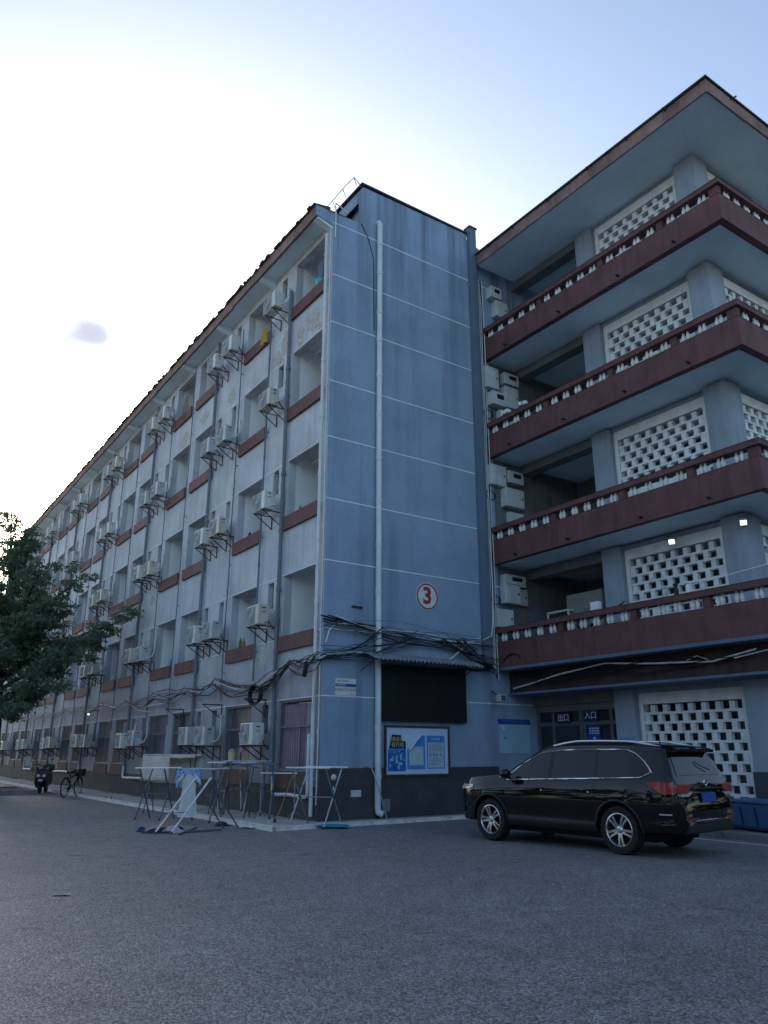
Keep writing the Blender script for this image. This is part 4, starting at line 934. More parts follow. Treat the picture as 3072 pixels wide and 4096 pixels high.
g = MB(); g.tube([(0.06*math.cos(t),-2.485,1.085+0.042*math.sin(t)) for t in np.linspace(0,2*math.pi,20,endpoint=False)],0.007,5,closed=True); g.tube([(0.03*math.cos(t),-2.487,1.085+0.042*math.sin(t)) for t in np.linspace(0,2*math.pi,16,endpoint=False)],0.006,5,closed=True); g.build('emblem', chrome, body)
for tx, z in (('2.0T',0.845),('AWD',0.805)): text(tx, 0.05, chrome, body, (-0.60,-2.513,z), ONB, name='badge')
MB().tube([(0,-2.33,1.40),(0.10,-2.37,1.34),(0.34,-2.41,1.27)],0.008,5).build('wiper', ctrim, body)
MB().lathe([(0.02,0),(0.008,.05)],6,(0,-1.75,1.675)).build('aerial', paint, body)
MB().box(-0.70,0.70,-1.9,1.9,0.20,0.30).build('underbody', cav, car)
# wheels
tyre_me = MB().lathe([(0.245,-.105),(0.30,-.118),(0.345,-.112),(0.362,-.085),(0.366,0),(0.362,.085),(0.345,.112),(0.30,.118),(0.245,.105)], 36, axis='x', cap=False).mesh('tyre', rubber, smooth=50)
rm = MB(); rm.lathe([(0.252,-.106),(0.240,-.112),(0.225,-.095),(0.222,.10)], 36, axis='x', cap=False)
rim_me = rm.mesh('rim', alloy, smooth=50)
spk = MB()
for k in range(5):
    a = 2*math.pi*k/5+0.3
    for s_ in (-1,1):
        r0, r1 = 0.035, 0.232; t0, t1 = a+s_*0.42, a+s_*0.17
        P = []
        for rr_, tt, hw in ((r0,t0,0.024),(0.12,a+s_*0.20,0.017),(r1,t1,0.019)):
            c, s2 = math.cos(tt), math.sin(tt); P.append(((-.098+(.02 if rr_ < .1 else 0)), rr_*c-hw*-s2, rr_*s2-hw*c)); P.append(((-.098+(.02 if rr_ < .1 else 0)), rr_*c+hw*-s2, rr_*s2+hw*c))
        V2 = P+[(p[0]+.03,p[1],p[2]) for p in P]
        spk.add(V2, [(0,1,3,2),(2,3,5,4),(6,8,9,7),(8,10,11,9),(0,2,8,6),(2,4,10,8),(1,7,9,3),(3,9,11,5)])
spk.lathe([(0.0,-.104),(0.03,-.104),(0.052,-.09),(0.052,-.06)],14,axis='x',cap=False)
spk_me = spk.mesh('spokes', alloy, smooth=30)
hub_me = MB().lathe([(0.0,-.03),(0.22,-.03),(0.22,.06)],24,axis='x',cap=False).mesh('brake_backing', cav)
for ya_ in AX:
    for s_ in (-1,1):
        wo = link('wheel', tyre_me, car, (s_*0.815,ya_,0.366), (R(14)*(1 if ya_ > 0 else 0), 0, 0 if s_ < 0 else math.pi))
        link('rim', rim_me, wo); link('spokes', spk_me, wo, None, (ya_*0.5,0,0)); link('brake_disc', hub_me, wo)

# ================================================================== DRYING RACKS AND LAUNDRY
def xrack(label, loc, rz, Lr, sp_, h, leg, railm, tilt=0.0, over=0.12, name='drying_rack'):
    t = thing(name, label, 'drying rack', loc, rz, 'laundry racks by the corner'); t.rotation_euler = (0, tilt, rz)
    for sx in (-1,1):
        x_ = sx*Lr/2
        for sy in (-1,1):
            m = MB(); m.tube([(x_+0.012*sy,sy*sp_/2,0.0),(x_+0.012*sy,0,h/2),(x_+0.012*sy,-sy*sp_/2,h)],0.018,6); lo = m.build('leg', leg, t, smooth=60)
            MB().cyl((x_+0.012*sy,sy*sp_/2*1.01,0.0),(x_+0.012*sy,sy*sp_/2*.97,0.05),0.018,6).build('foot_cap', blackM, lo)
        MB().cyl((x_-.03,0,h/2),(x_+.03,0,h/2),0.022,8).build('pivot', blackM, t)
        MB().tube([(x_,-sp_/2*.45,h*.72),(x_,0,h*.62),(x_,sp_/2*.45,h*.72)],0.008,5).build('brace', leg, t)
    for sy in (-1,1): MB().tube([(-Lr/2-over,sy*sp_/2,h),(Lr/2+over,sy*sp_/2,h)],0.018,7).build('rail', railm, t)
    MB().tube([(-Lr/2,0,h/2),(Lr/2,0,h/2)],0.010,6).build('crossbar', leg, t)
    return t
# positions: ground point of each rack's middle
xrack('open rack with white rails at the building corner, tassel ornament hanging from it', (-0.40,-0.60,0.0), R(-56), 0.82, 0.90, 1.22, steel, tubeW)
xrack('narrow folded rack nearest the bucket, white rails, beside the ground-floor door', (-0.86,2.95,0.07), R(-48), 0.95, 0.30, 1.22, steelD, tubeW)
xrack('narrow folded rack standing second behind the white paper', (-0.72,2.35,0.07), R(-48), 0.95, 0.26, 1.26, steelD, steel)
xrack('folded grey rack leaning third behind the white paper, dull rails', (-0.95,2.55,0.07), R(-30), 0.55, 0.22, 1.18, steelD, steelD, tilt=R(9))
xrack('short folded silver rack tilted toward the wall under the ground-floor unit', (-0.62,3.35,0.07), R(-40), 0.60, 0.24, 1.10, steel, steel, tilt=R(-8))
xrack('dark grey folded rack in front of the curtained corner window', (-0.80,1.36,0.07), R(-46), 0.62, 0.30, 1.20, steelD, steelD, over=.06)
xrack('open grey rack with white rails, farthest left of the group', (-2.62,3.3,0.0), R(-50), 0.66, 0.62, 1.17, steelD, tubeW)
rk2 = xrack('open grey rack hung with blue cloth and a white dress', (-1.98,2.0,0.0), R(-50), 0.78, 0.62, 1.16, steelD, steel)
xrack('tall rack under the thick cream blanket', (-1.60,5.2,0.0), R(-42), 1.15, 0.60, 1.47, steelD, steel)
# the toppled white rack resting on two poles
t = thing('folded_rack', 'folded rack with two bright white poles leaning over the heap of clothes', 'drying rack', (-3.63,-0.22,0))
for dx, dy in ((-0.13,0.09),(0.13,-0.09)):
    MB().tube([(dx,dy,0.012),(dx+0.80,dy+0.08,1.03)],0.020,8).build('pole', tubeW, t, smooth=60); MB().tube([(dx+0.76,dy+.08,1.0),(dx+1.55,dy+0.24,0.012)],0.017,6).build('leg', steelD, t); MB().cyl((dx-.004,dy,0.0),(dx+.02,dy,.04),0.022,7).build('foot_cap', blackM, t)
MB().tube([(-.05,.055,.9*.42),(.50,.02,.9*.42)],0.009,5).build('brace', steelD, t)
# clothes stand with splayed feet
t = thing('clothes_stand', 'low silver clothes stand with splayed feet beside the dark rack', 'clothes stand', (-0.50,1.05,0.07), R(-48))
for sx in (-.42,.42):
    MB().cyl((sx,0,0.12),(sx,0,1.0),0.014,8).build('post', steel, t)
    for a in (0.6,2.6,4.6): MB().tube([(sx,0,0.18),(sx+.12*math.cos(a),.12*math.sin(a),.10),(sx+.27*math.cos(a),.27*math.sin(a),.012)],0.011,6).build('leg', steel, t)
MB().cyl((-.46,0,1.0),(.46,0,1.0),0.015,8).build('rail', tubeW, t)
# blanket draped over the tall rack
creamB = M('cream_quilt', (0.62,0.56,0.48), 0.95, var=0.10, vs=5, bump=0.5, bs=24)
t = thing('blanket', 'thick cream blanket draped over the tall rack', 'blanket', (-1.60,5.2,0), R(-42))
def drape(x0, x1, s_, h, l0, l1, ph_, amp=0.02):
    def f(u, v):
        x_ = x0+(x1-x0)*u; d = v*(l0+2*s_+l1)
        wv = amp*math.sin(x_*9+ph_)+amp*.6*math.sin(x_*21+ph_*2)
        if d < l0: return (x_, -s_-0.02+wv*(1-d/l0), h-(l0-d))
        if d < l0+2*s_: q = d-l0-s_; return (x_, q, h+0.02-0.05*math.cos(q/s_*math.pi/2)*(1+.3*math.sin(x_*5)))
        e = d-l0-2*s_; return (x_, s_+0.02+wv*e/l1, h-e)
    return f
def solid(o, th):
    md_ = o.modifiers.new('s','SOLIDIFY'); md_.thickness = th; return o
m = MB(); m.grid(drape(-0.72,0.04,0.30,1.47,0.66,0.75,0.4,.035), 18, 24); solid(m.build('cloth', creamB, t, smooth=80, recalc=False), .05)
m = MB(); m.grid(drape(0.02,0.74,0.31,1.475,0.09,0.60,1.7,.03), 18, 20); solid(m.build('cloth', creamB, t, smooth=80, recalc=False), .05)
# blue patterned cloth and dress
def patt():
    mm = M('blue_print_cloth', (0.22,0.36,0.62), 0.9, var=0.0); tt = mm.node_tree; bb = tt.nodes['Principled BSDF']
    gg = tt.nodes.new('ShaderNodeNewGeometry'); vv = tt.nodes.new('ShaderNodeTexVoronoi'); vv.inputs['Scale'].default_value = 14; cr_ = tt.nodes.new('ShaderNodeValToRGB')
    cr_.color_ramp.elements[0].color = (0.03,0.06,0.20,1); cr_.color_ramp.elements[0].position = .22; cr_.color_ramp.elements[1].color = (0.26,0.42,0.68,1); cr_.color_ramp.elements[1].position = .34
    tt.links.new(gg.outputs['Position'], vv.inputs['Vector']); tt.links.new(vv.outputs['Distance'], cr_.inputs[0]); tt.links.new(cr_.outputs[0], bb.inputs['Base Color']); return mm
t = thing('patterned_cloth', 'blue patterned cloth hung over the rack rail', 'laundry', (-2.0,1.95,0), R(-50))
m = MB(); m.grid(drape(-0.50,0.10,0.012,1.175,0.42,0.20,0.9,.03), 20, 14); o = m.build('cloth', patt(), t, smooth=80, recalc=False); o.location = (0,-0.31,0); solid(o, .006)
dress = M('white_dress_cotton', (0.58,0.58,0.56), 0.9, var=0.08, vs=6)
t = thing('dress', 'short-sleeved white dress hanging from the rack on a hanger', 'dress', (-2.42,1.72,0), R(-46))
def dressf(sgn):
    def f(u, v):
        # u across, v down
        if v < .12: hw = .10+.10*v/.12
        elif v < .34: hw = .20-.04*(v-.12)/.22
        else: hw = .16+.08*(v-.34)/.66
        x_ = (u*2-1)*hw; z = 1.06-0.92*v+.05*abs(u*2-1)*(1 if v < .12 else 0)*-1
        return (x_, sgn*(0.035+.05*v)*math.cos((u*2-1)*math.pi/2)+.018*math.sin(x_*34+v*2)*v, z)
    return f
m = MB(); m.grid(dressf(1), 20, 16); m.grid(dressf(-1), 20, 16)
for s_ in (-1,1):
    m.grid(lambda u, v: (s_*(.12+.16*v), .045*math.cos(u*2*math.pi)*(1-.2*v), 1.02-.14*v+.055*math.sin(u*2*math.pi)), 10, 4)
m.build('bodice', dress, t, smooth=80, recalc=False)
MB().tube([(-.17,0,1.02),(0,0,1.085),(.17,0,1.02)],.006,5).build('hanger', steel, t); MB().tube([(0,0,1.085),(0,0,1.13),(.02,0,1.15),(.03,0,1.135)],.004,5).build('hook', steel, t)
# heap of clothes, fallen poles, small things on the ground
heapm = [M('navy_cotton',(0.02,0.025,0.05),.95,var=.2,vs=9),M('pink_cotton',(0.46,0.27,0.34),.95,var=.2,vs=9),M('salmon_cotton',(0.48,0.24,0.20),.95,var=.2),M('pale_cotton',(0.50,0.46,0.52),.95,var=.15,vs=9),M('denim_cotton',(0.03,0.06,0.13),.95,var=.2)]
t = thing('clothes_heap', 'heap of dark, pink and salmon clothes lying on the asphalt', 'clothes', (-3.53,0.05,0), R(-36))
hr = random.Random(4)
def lump(cx, cy, rx, ry, h, mt, z=0.0):
    p_ = [hr.uniform(0,6) for _ in range(6)]
    def f(u, v):
        a = u*2*math.pi; q = v
        k = 1+.18*math.sin(3*a+p_[0])+.12*math.sin(5*a+p_[1])
        return (cx+rx*q*k*math.cos(a), cy+ry*q*k*math.sin(a), z+.004+h*(1-q**2.2)*(1+.35*math.sin(4*a+p_[2]+q*4))+.012*math.sin(9*a+p_[3]+q*9)*(1-q)*q*4)
    m = MB(); m.grid(f, 26, 9); return m.build('garment', mt, t, smooth=80, recalc=False)
lump(0.0,0.0,.44,.22,.07,heapm[0]); lump(-.16,.03,.20,.13,.11,heapm[1]); lump(.20,-.02,.23,.14,.10,heapm[3]); lump(-.46,.10,.12,.09,.07,heapm[4]); lump(.02,.10,.16,.09,.18,heapm[2]); lump(.10,-.12,.13,.06,.05,heapm[2]); lump(.30,.08,.14,.1,.08,heapm[0])
t = thing('pole', 'dark pole lying on the asphalt, end beside the clothes heap', 'pole', (0,0,0)); MB().tube([(-3.45,-0.62,.018),(-2.62,0.58,.018)],.016,6).build('shaft', steelD, t)
t = thing('pole', 'longer dark pole lying on the asphalt, nearer the building', 'pole', (0,0,0)); MB().tube([(-3.20,-0.28,.02),(-2.40,-0.22,.02)],.022,6).build('shaft', steelD, t)
t = thing('cap', 'black cap lying on the asphalt between the racks', 'cap', (-1.98,0.76,0)); m = MB(); m.lathe([(0.15,0.004),(0.14,.03),(0.10,.075),(0.04,.095),(0.0,.098)],16); m.grid(lambda u,v:(.14*math.cos((u-.5)*2)+.10*v*math.cos((u-.5)*2),.14*math.sin((u-.5)*2)*(1+.3*v),.012-.006*v),8,3); m.build('crown', heapm[0], t, smooth=60)
t = thing('paper_sheet', 'white crumpled paper sheet lying at the pavement edge', 'paper', (-1.72,0.02,0.0), R(-30)); MB().grid(lambda u,v:(-.18+.36*u+.03*math.sin(v*5),-.13+.26*v,.01+.03*abs(math.sin(u*4+v*3))),8,6).build('sheet', M('white_paper',(.62,.64,.70),.8,var=.05), t, recalc=False)
t = thing('cushion', 'bright blue cushion on the ground under the corner rack', 'cushion', (-0.22,-1.02,0.0), R(-40))
m = MB()
def cush(sg): return lambda u,v: (-.34+.68*u,-.16+.32*v,.045+sg*.045*(math.sin(u*math.pi)*math.sin(v*math.pi))**.35)
m.grid(cush(1),16,10); m.grid(cush(-1),16,10); m.build('cover', M('blue_cushion',(0.03,0.20,0.34),.9,var=.15,vs=8), t, smooth=80, recalc=False)
t = thing('broom', 'orange broom handle leaning on the corner rack', 'broom', (-0.92,0.02,0.0)); MB().tube([(-.10,.1,.02),(.22,-.05,1.05)],.011,6).build('handle', M('orange_handle',(.42,.22,.07),.5), t); MB().lathe([(.05,0),(.035,.12),(.012,.16)],8,(-.10,.1,0)).build('bristles', rustM, t)
t = thing('hanging_ornament', 'small white round ornament with tassel hung from the corner rack', 'ornament', (-0.20,-0.98,1.02))
MB().lathe([(0.0,-.065),(.045,-.05),(.062,0),(.045,.05),(0,.065)],12,cap=False).build('ball', dress, t, smooth=80); MB().cyl((0,0,.06),(0,0,.24),.003,4).build('cord', cabK, t); MB().cyl((0,0,-.18),(0,0,-.065),.003,4).build('cord', cabK, t); MB().lathe([(.006,-.17),(.02,-.26)],6).build('tassel', dress, t)
t = thing('bucket', 'pale yellow bucket balanced on the folded racks', 'bucket', (-0.86,2.98,1.30)); MB().lathe([(.075,0),(.085,.13),(.095,.25),(.10,.26)],16).build('tub', M('pale_yellow_plastic',(.52,.52,.34),.5,var=.08), t, smooth=60); MB().lathe([(0.05,.25),(.085,.27),(.06,.31),(.0,.33)],12).build('rag', heapm[1], t)
t = thing('hanging_shirt', 'pink shirt hanging below the corner window air conditioner', 'shirt', (-0.45,3.30,1.62)); m = MB(); m.grid(lambda u,v:(-.02+.05*math.sin(u*6+v*3),-.17+.34*u*(1-.45*v)+.05*v,.42-.52*v),12,10); m.build('cloth', heapm[1], t, smooth=80, recalc=False); solid(t.children[0], .006)
t = thing('bent_pole', 'grey bent pole leaning against the white downpipe', 'pole', (1.2,-0.32,0.0)); MB().tube([(0,.28,1.25),(.12,.2,1.22),(.16,.14,1.10),(.30,.0,.55),(.44,-.05,.012)],.018,7).build('shaft', steel, t, smooth=60)
# laundry and odds on balconies of the long block
hung = [('yellow jacket hung under the top-storey eave beside an outdoor unit',(-0.12,4.05,14.28),(.46,.30,.06),.55,.30),
        ('grey shirt hung high in a top-storey balcony of the long facade',(0.12,11.8,14.95),(.22,.19,.19),.75,.42),
        ('striped dark shirt hung in the corner top-storey balcony',(0.3,0.85,15.1),(.06,.07,.08),.7,.36),
        ('pale cloth hung at the edge of the corner fourth-storey balcony',(0.05,0.42,11.9),(.52,.53,.5),.55,.16),
        ('dark towel hung in a third-storey balcony past the first pair of units',(0.15,8.5,8.3),(.03,.035,.045),.8,.3)]
for lab, (x_, y, z), c_, hh, ww in hung:
    t = thing('hanging_garment', lab, 'garment', (x_,y,z)); m = MB(); m.grid(lambda u,v:(.03*math.sin(u*9+v*2),-ww/2+ww*u*(1+.25*v)-ww*.12*v,hh/2-hh*v-.03*abs(u-.5)),12,8); m.build('cloth', M('garment_%d'%len(lab), c_, .9, var=.15, vs=7), t, smooth=80, recalc=False); solid(t.children[0], .006)
bots = [('white and blue detergent bottle on a second-storey sill, left of the downpipe',(0.05,10.9,4.44),(.20,.35,.60),.30),('green bottle on the second-storey sill past the first unit',(0.06,4.95,4.44),(.03,.20,.10),.30),('orange brush bottle on the second-storey sill past the first unit',(0.06,4.72,4.44),(.45,.20,.05),.26),
        ('olive jar on the corner third-storey sill',(0.06,1.5,7.75),(.20,.18,.06),.16),('orange carton on the corner fourth-storey sill',(0.06,1.6,11.03),(.42,.18,.04),.10),('turquoise basin on the corner top-storey sill',(0.08,0.75,14.36),(.10,.42,.52),.22),
        ('dark jar on the third-storey sill past the first unit',(0.06,4.7,7.75),(.02,.02,.025),.18),('small white bottle on a second-storey sill near the tree',(0.06,17.9,4.44),(.6,.6,.58),.24)]
for lab, loc, c_, hh in bots:
    t = thing('bottle' if 'bottle' in lab else 'jar' if 'jar' in lab else 'carton' if 'carton' in lab else 'basin', lab, 'container', loc)
    if 'basin' in lab: m = MB().lathe([(.12,0),(.20,hh),(.215,hh),(.20,hh-.02)],16)
    elif 'carton' in lab: m = MB().box(-.05,.05,-.09,.09,0,hh)
    else: m = MB().lathe([(.045,0),(.055,.02),(.055,hh*.62),(.03,hh*.8),(.018,hh*.88),(.02,hh)],10)
    m.build('vessel', M('plastic_%d'%len(lab), c_, .45, var=.05), t, smooth=40)
# odds on the wing galleries
t = thing('display_case', 'metal framed case with two white labels on the second-storey gallery', 'case', (5.95,-2.05,3.94))
m = MB(); 
for a in (-.36,.36):
    for q in (0.0,.34): m.box(q,q+.04,a-.02,a+.02,0,1.14)
m.box(0,.38,-.38,.38,1.14,1.19); m.box(0,.38,-.38,.38,.30,.34); m.build('frame', boxC, t); MB().box(.04,.06,-.34,.34,.34,1.10).build('panel', slotm, t)
for a in (-.15,.15): MB().box(.028,.038,a-.06,a+.06,.62,.80).build('label_card', balM, t); MB().box(.024,.027,a-.035,a+.035,.72,.76).build('label_print', slotm, t)
for lab, loc, sz in (('white foam box standing on the second-storey gallery rail',(5.70,-3.55,4.90),(.14,.24,.20)),('dark carton behind the second-storey rail',(6.1,-2.75,4.6),(.2,.3,.5))):
    t = thing('box', lab, 'box', loc); MB().box(-sz[0]/2,sz[0]/2,-sz[1]/2,sz[1]/2,0,sz[2]).build('case', balM if 'white' in lab else darkI, t, bevel=.008)
for i, (yy, zz) in enumerate(((-5.55,0),(-5.85,0.02),(-6.15,0.05))):
    t = thing('spray_bottle', 'small bottle on the second-storey rail before the lattice, %s from the left' % ('first','second','third')[i], 'bottle', (5.70,yy,4.895)); MB().lathe([(.05,0),(.055,.12),(.03,.20),(.06,.22),(.06,.26)],8).build('vessel', (boxE, blackM, balM)[i], t)
t = thing('drying_pole', 'thin white pole laid along the second-storey rail at the right', 'pole', (5.66,-6.3,5.05)); MB().tube([(0,0,0),(0,-1.7,.12)],.012,6).build('shaft', tubeW, t)
for i, yy in enumerate((-0.9,-1.6)):
    t = thing('shoes', 'pair of white shoes airing on the fourth-storey balcony rail, %s pair' % ('left','right')[i], 'shoes', (5.62,yy,11.162), R(20*i))
    for s_ in (-.07,.07): m = MB(); m.prism([(-.13,0),(.13,0),(.14,.04),(.06,.06),(.0,.10),(-.12,.11),(-.135,.05)],'y',s_-.042,s_+.042); m.build('shoe', balM, t, bevel=.015)
# folded iron beds / ladders behind the second-storey rail
t = thing('metal_rack', 'dark metal ladder leaning behind the second-storey rail', 'ladder', (6.3,-3.1,3.94))
for d in (0,.28): MB().tube([(0+d*.3,.4,.7),(0+d*.3,-.8,1.15+d*.2)],.018,6).build('rail', blackM, t)
for k in range(5): MB().cyl((0,.3-.24*k,.74+.09*k),(.09,.3-.24*k,.80+.09*k),.012,5).build('rung', blackM, t)
# blue plastic bin and bag on the right-hand pavement
blueT = M('blue_tub_plastic', (0.05,0.12,0.24), .5, var=.12, vs=3)
t = thing('plastic_bin', 'blue ribbed plastic storage bin on the pavement at the right edge', 'bin', (5.78,-7.15,0.11), R(-14))
m = MB(); m.prism([(-.34,0.03),(.34,0.03),(.40,.50),(-.40,.50)],'y',-.62,.55); bo = m.build('tub', blueT, t, bevel=.04)
MB().box(-.425,.425,-.66,.60,.505,.56).build('rim', blueT, bo, bevel=.02)
for k in range(3): m = MB(); m.prism([(-.395,.10),(-.385,.08),(-.42,.44),(-.445,.44)],'y',-.56+.36*k,-.26+.36*k); m.build('rib_panel', blueT, bo, bevel=.012)
for k in (-.5,.42): MB().lathe([(.03,0),(.04,.03)],8,(0,k,0)).build('foot', blackM, bo)
t = thing('plastic_bag', 'knotted pinkish white plastic bag beside the blue bin', 'bag', (5.62,-6.32,0.11)); br = random.Random(2)
def bagf(u,v):
    a = u*2*math.pi; prof = np.interp(v,[0,.15,.5,.75,.86,.93,1],[.02,.15,.19,.12,.04,.05,.085]); k = 1+.07*math.sin(5*a+v*6)+.05*math.sin(9*a-v*4)
    return (prof*k*math.cos(a), prof*k*math.sin(a), np.interp(v,[0,.15,.5,.75,.86,.93,1],[.0,.01,.15,.28,.33,.36,.42])+.01*math.sin(7*a)*v)
MB().grid(bagf,26,16).build('bag', M('pink_bag_film',(.48,.40,.40),.4,var=.1), t, smooth=80, recalc=False)

# ================================================================== BICYCLE
t = thing('bicycle', 'black bicycle with front basket parked at the kerb', 'bicycle', (-1.93,14.55,0.0), R(52))
bk = M('black_bike_paint',(.012,.013,.015),.35,var=.1)
for wx in (-.53,.53):
    m = MB(); m.tube([(wx+.315*math.cos(a),0,.335+.315*math.sin(a)) for a in np.linspace(0,2*math.pi,30,endpoint=False)],.020,6,closed=True); wo = m.build('wheel', rubber, t, smooth=60)
    m = MB(); m.tube([(wx+.292*math.cos(a),0,.335+.292*math.sin(a)) for a in np.linspace(0,2*math.pi,30,endpoint=False)],.010,5,closed=True); m.build('rim', steel, wo)
    m = MB()
    for k in range(14): a = k*math.pi/7; m.cyl((wx,(.02 if k%2 else -.02),.335),(wx+.29*math.cos(a),0,.335+.29*math.sin(a)),.0022,3)
    m.cyl((wx,-.05,.335),(wx,.05,.335),.022,8); m.build('spokes', steel, wo)
    m = MB(); m.tube([(wx+.36*math.cos(a),0,.335+.36*math.sin(a)) for a in np.linspace(.3,2.7,14)],.016,5); m.build('mudguard', bk, t)
fr = MB()
for a, b_ in (((-.53,.04,.335),(-.12,.04,.30)),((-.53,-.04,.335),(-.12,-.04,.30)),((-.53,.04,.335),(-.20,0,.74)),((-.12,0,.30),(-.22,0,.80)),((-.12,0,.30),(.38,0,.66)),((-.19,0,.66),(.36,0,.78)),((.34,0,.86),(.53,.04,.335)),((.34,0,.86),(.53,-.04,.335))): fr.cyl(a,b_,.017,6)
fr.build('frame', bk, t)
MB().prism([(-.38,.84),(-.36,.88),(-.14,.865),(-.08,.85),(-.16,.83)],'y',-.07,.07).build('saddle', ctrim, t, bevel=.02)
MB().tube([(.28,-.29,1.0),(.36,-.24,1.04),(.37,-.08,.99),(.34,0,.93),(.37,.08,.99),(.36,.24,1.04),(.28,.29,1.0)],.012,6).build('handlebar', steel, t, smooth=60); MB().cyl((.34,0,.84),(.34,0,.95),.014,6).build('stem', steel, t)
m = MB(); m.prism([(.42,.70),(.66,.70),(.72,.94),(.40,.94)],'y',-.16,.16); m.build('basket', ctrim, t)
m = MB(); m.lathe([(.09,-.01),(.09,.01)],16,(-.12,.05,.30),'y'); m.cyl((-.12,-.14,.30),(-.12,.14,.30),.012,6); m.box(-.04,.05,.10,.19,.16,.19); m.box(-.29,-.20,-.19,-.10,.41,.44); m.tube([(-.12,.1,.3),(0,.1,.17)],.010,5); m.tube([(-.12,-.1,.3),(-.24,-.1,.42)],.010,5); m.build('crankset', bk, t)
m = MB(); m.tube([(-.86,.05,.70),(-.30,.05,.70)],.009,5); m.tube([(-.86,-.05,.70),(-.30,-.05,.70)],.009,5); m.tube([(-.53,.06,.35),(-.70,.06,.69)],.008,5); m.build('rear_carrier', steel, t)
MB().tube([(-.5,.06,.33),(-.46,.22,.01)],.010,5).build('kickstand', steel, t)

# ================================================================== SCOOTER
t = thing('motor_scooter', 'dark motor scooter facing the camera beside the tree pit', 'scooter', (-2.12,18.35,0.0), R(-112))
scp = M('dark_scooter_plastic',(.02,.021,.025),.3,var=.1,coat=.4)
for wx, r_ in ((-.62,.23),(.62,.23)):
    wo = MB().lathe([(r_-.09,-.05),(r_-.02,-.055),(r_,-.02),(r_,.02),(r_-.02,.055),(r_-.09,.05)],24,(wx,0,r_),'y',cap=False).build('wheel', rubber, t, smooth=50); MB().lathe([(0.0,-.03),(r_-.09,-.03),(r_-.09,.03),(0,.03)],16,(wx,0,r_),'y',cap=False).build('rim', steelD, wo)
m = MB(); m.prism([(-.85,.45),(-.80,.70),(-.30,.78),(.05,.74),(.08,.60),(-.05,.34),(-.55,.32)],'y',-.17,.17); m.build('body_shell', scp, t, bevel=.05)
m = MB(); m.prism([(-.05,.22),(.45,.22),(.47,.30),(-.05,.32)],'y',-.19,.19); m.build('footboard', scp, t, bevel=.03)
m = MB(); m.prism([(.40,.28),(.62,.42),(.66,.62),(.56,.92),(.46,.94),(.46,.60),(.38,.34)],'y',-.21,.21); fs_ = m.build('front_shield', scp, t, bevel=.06)
MB().prism([(.44,.40),(.78,.47),(.86,.40),(.84,.34),(.60,.40)],'y',-.09,.09).build('mudguard', scp, t, bevel=.03)
for s_ in (-1,1): MB().lathe([(.0,.0),(.055,.0),(.06,-.03)],12,(.665,s_*.11,.66),'x').build('headlight', lensW, fs_)
MB().box(.60,.665,-.09,.09,.40,.52).build('number_plate', sgnW, t)
MB().prism([(-.78,.74),(-.72,.84),(-.30,.86),(.0,.80),(.02,.75)],'y',-.15,.15).build('seat', ctrim, t, bevel=.03)
MB().tube([(.44,-.36,1.06),(.50,-.2,1.08),(.50,0,1.02),(.50,.2,1.08),(.44,.36,1.06)],.016,6).build('handlebar', ctrim, t, smooth=60); MB().cyl((.62,0,.25),(.50,0,1.03),.03,8).build('steering_column', steelD, t)
for s_ in (-1,1): MB().tube([(.50,s_*.22,1.08),(.50,s_*.30,1.24)],.007,5).build('mirror_stalk', blackM, t); MB().lathe([(0,-.01),(.055,-.008),(.055,.008),(0,.01)],10,(.49,s_*.31,1.28),'x',cap=False).build('mirror', paneG, t)
MB().box(-1.0,-.62,-.20,.20,.82,1.06).build('top_box', scp, t, bevel=.04)

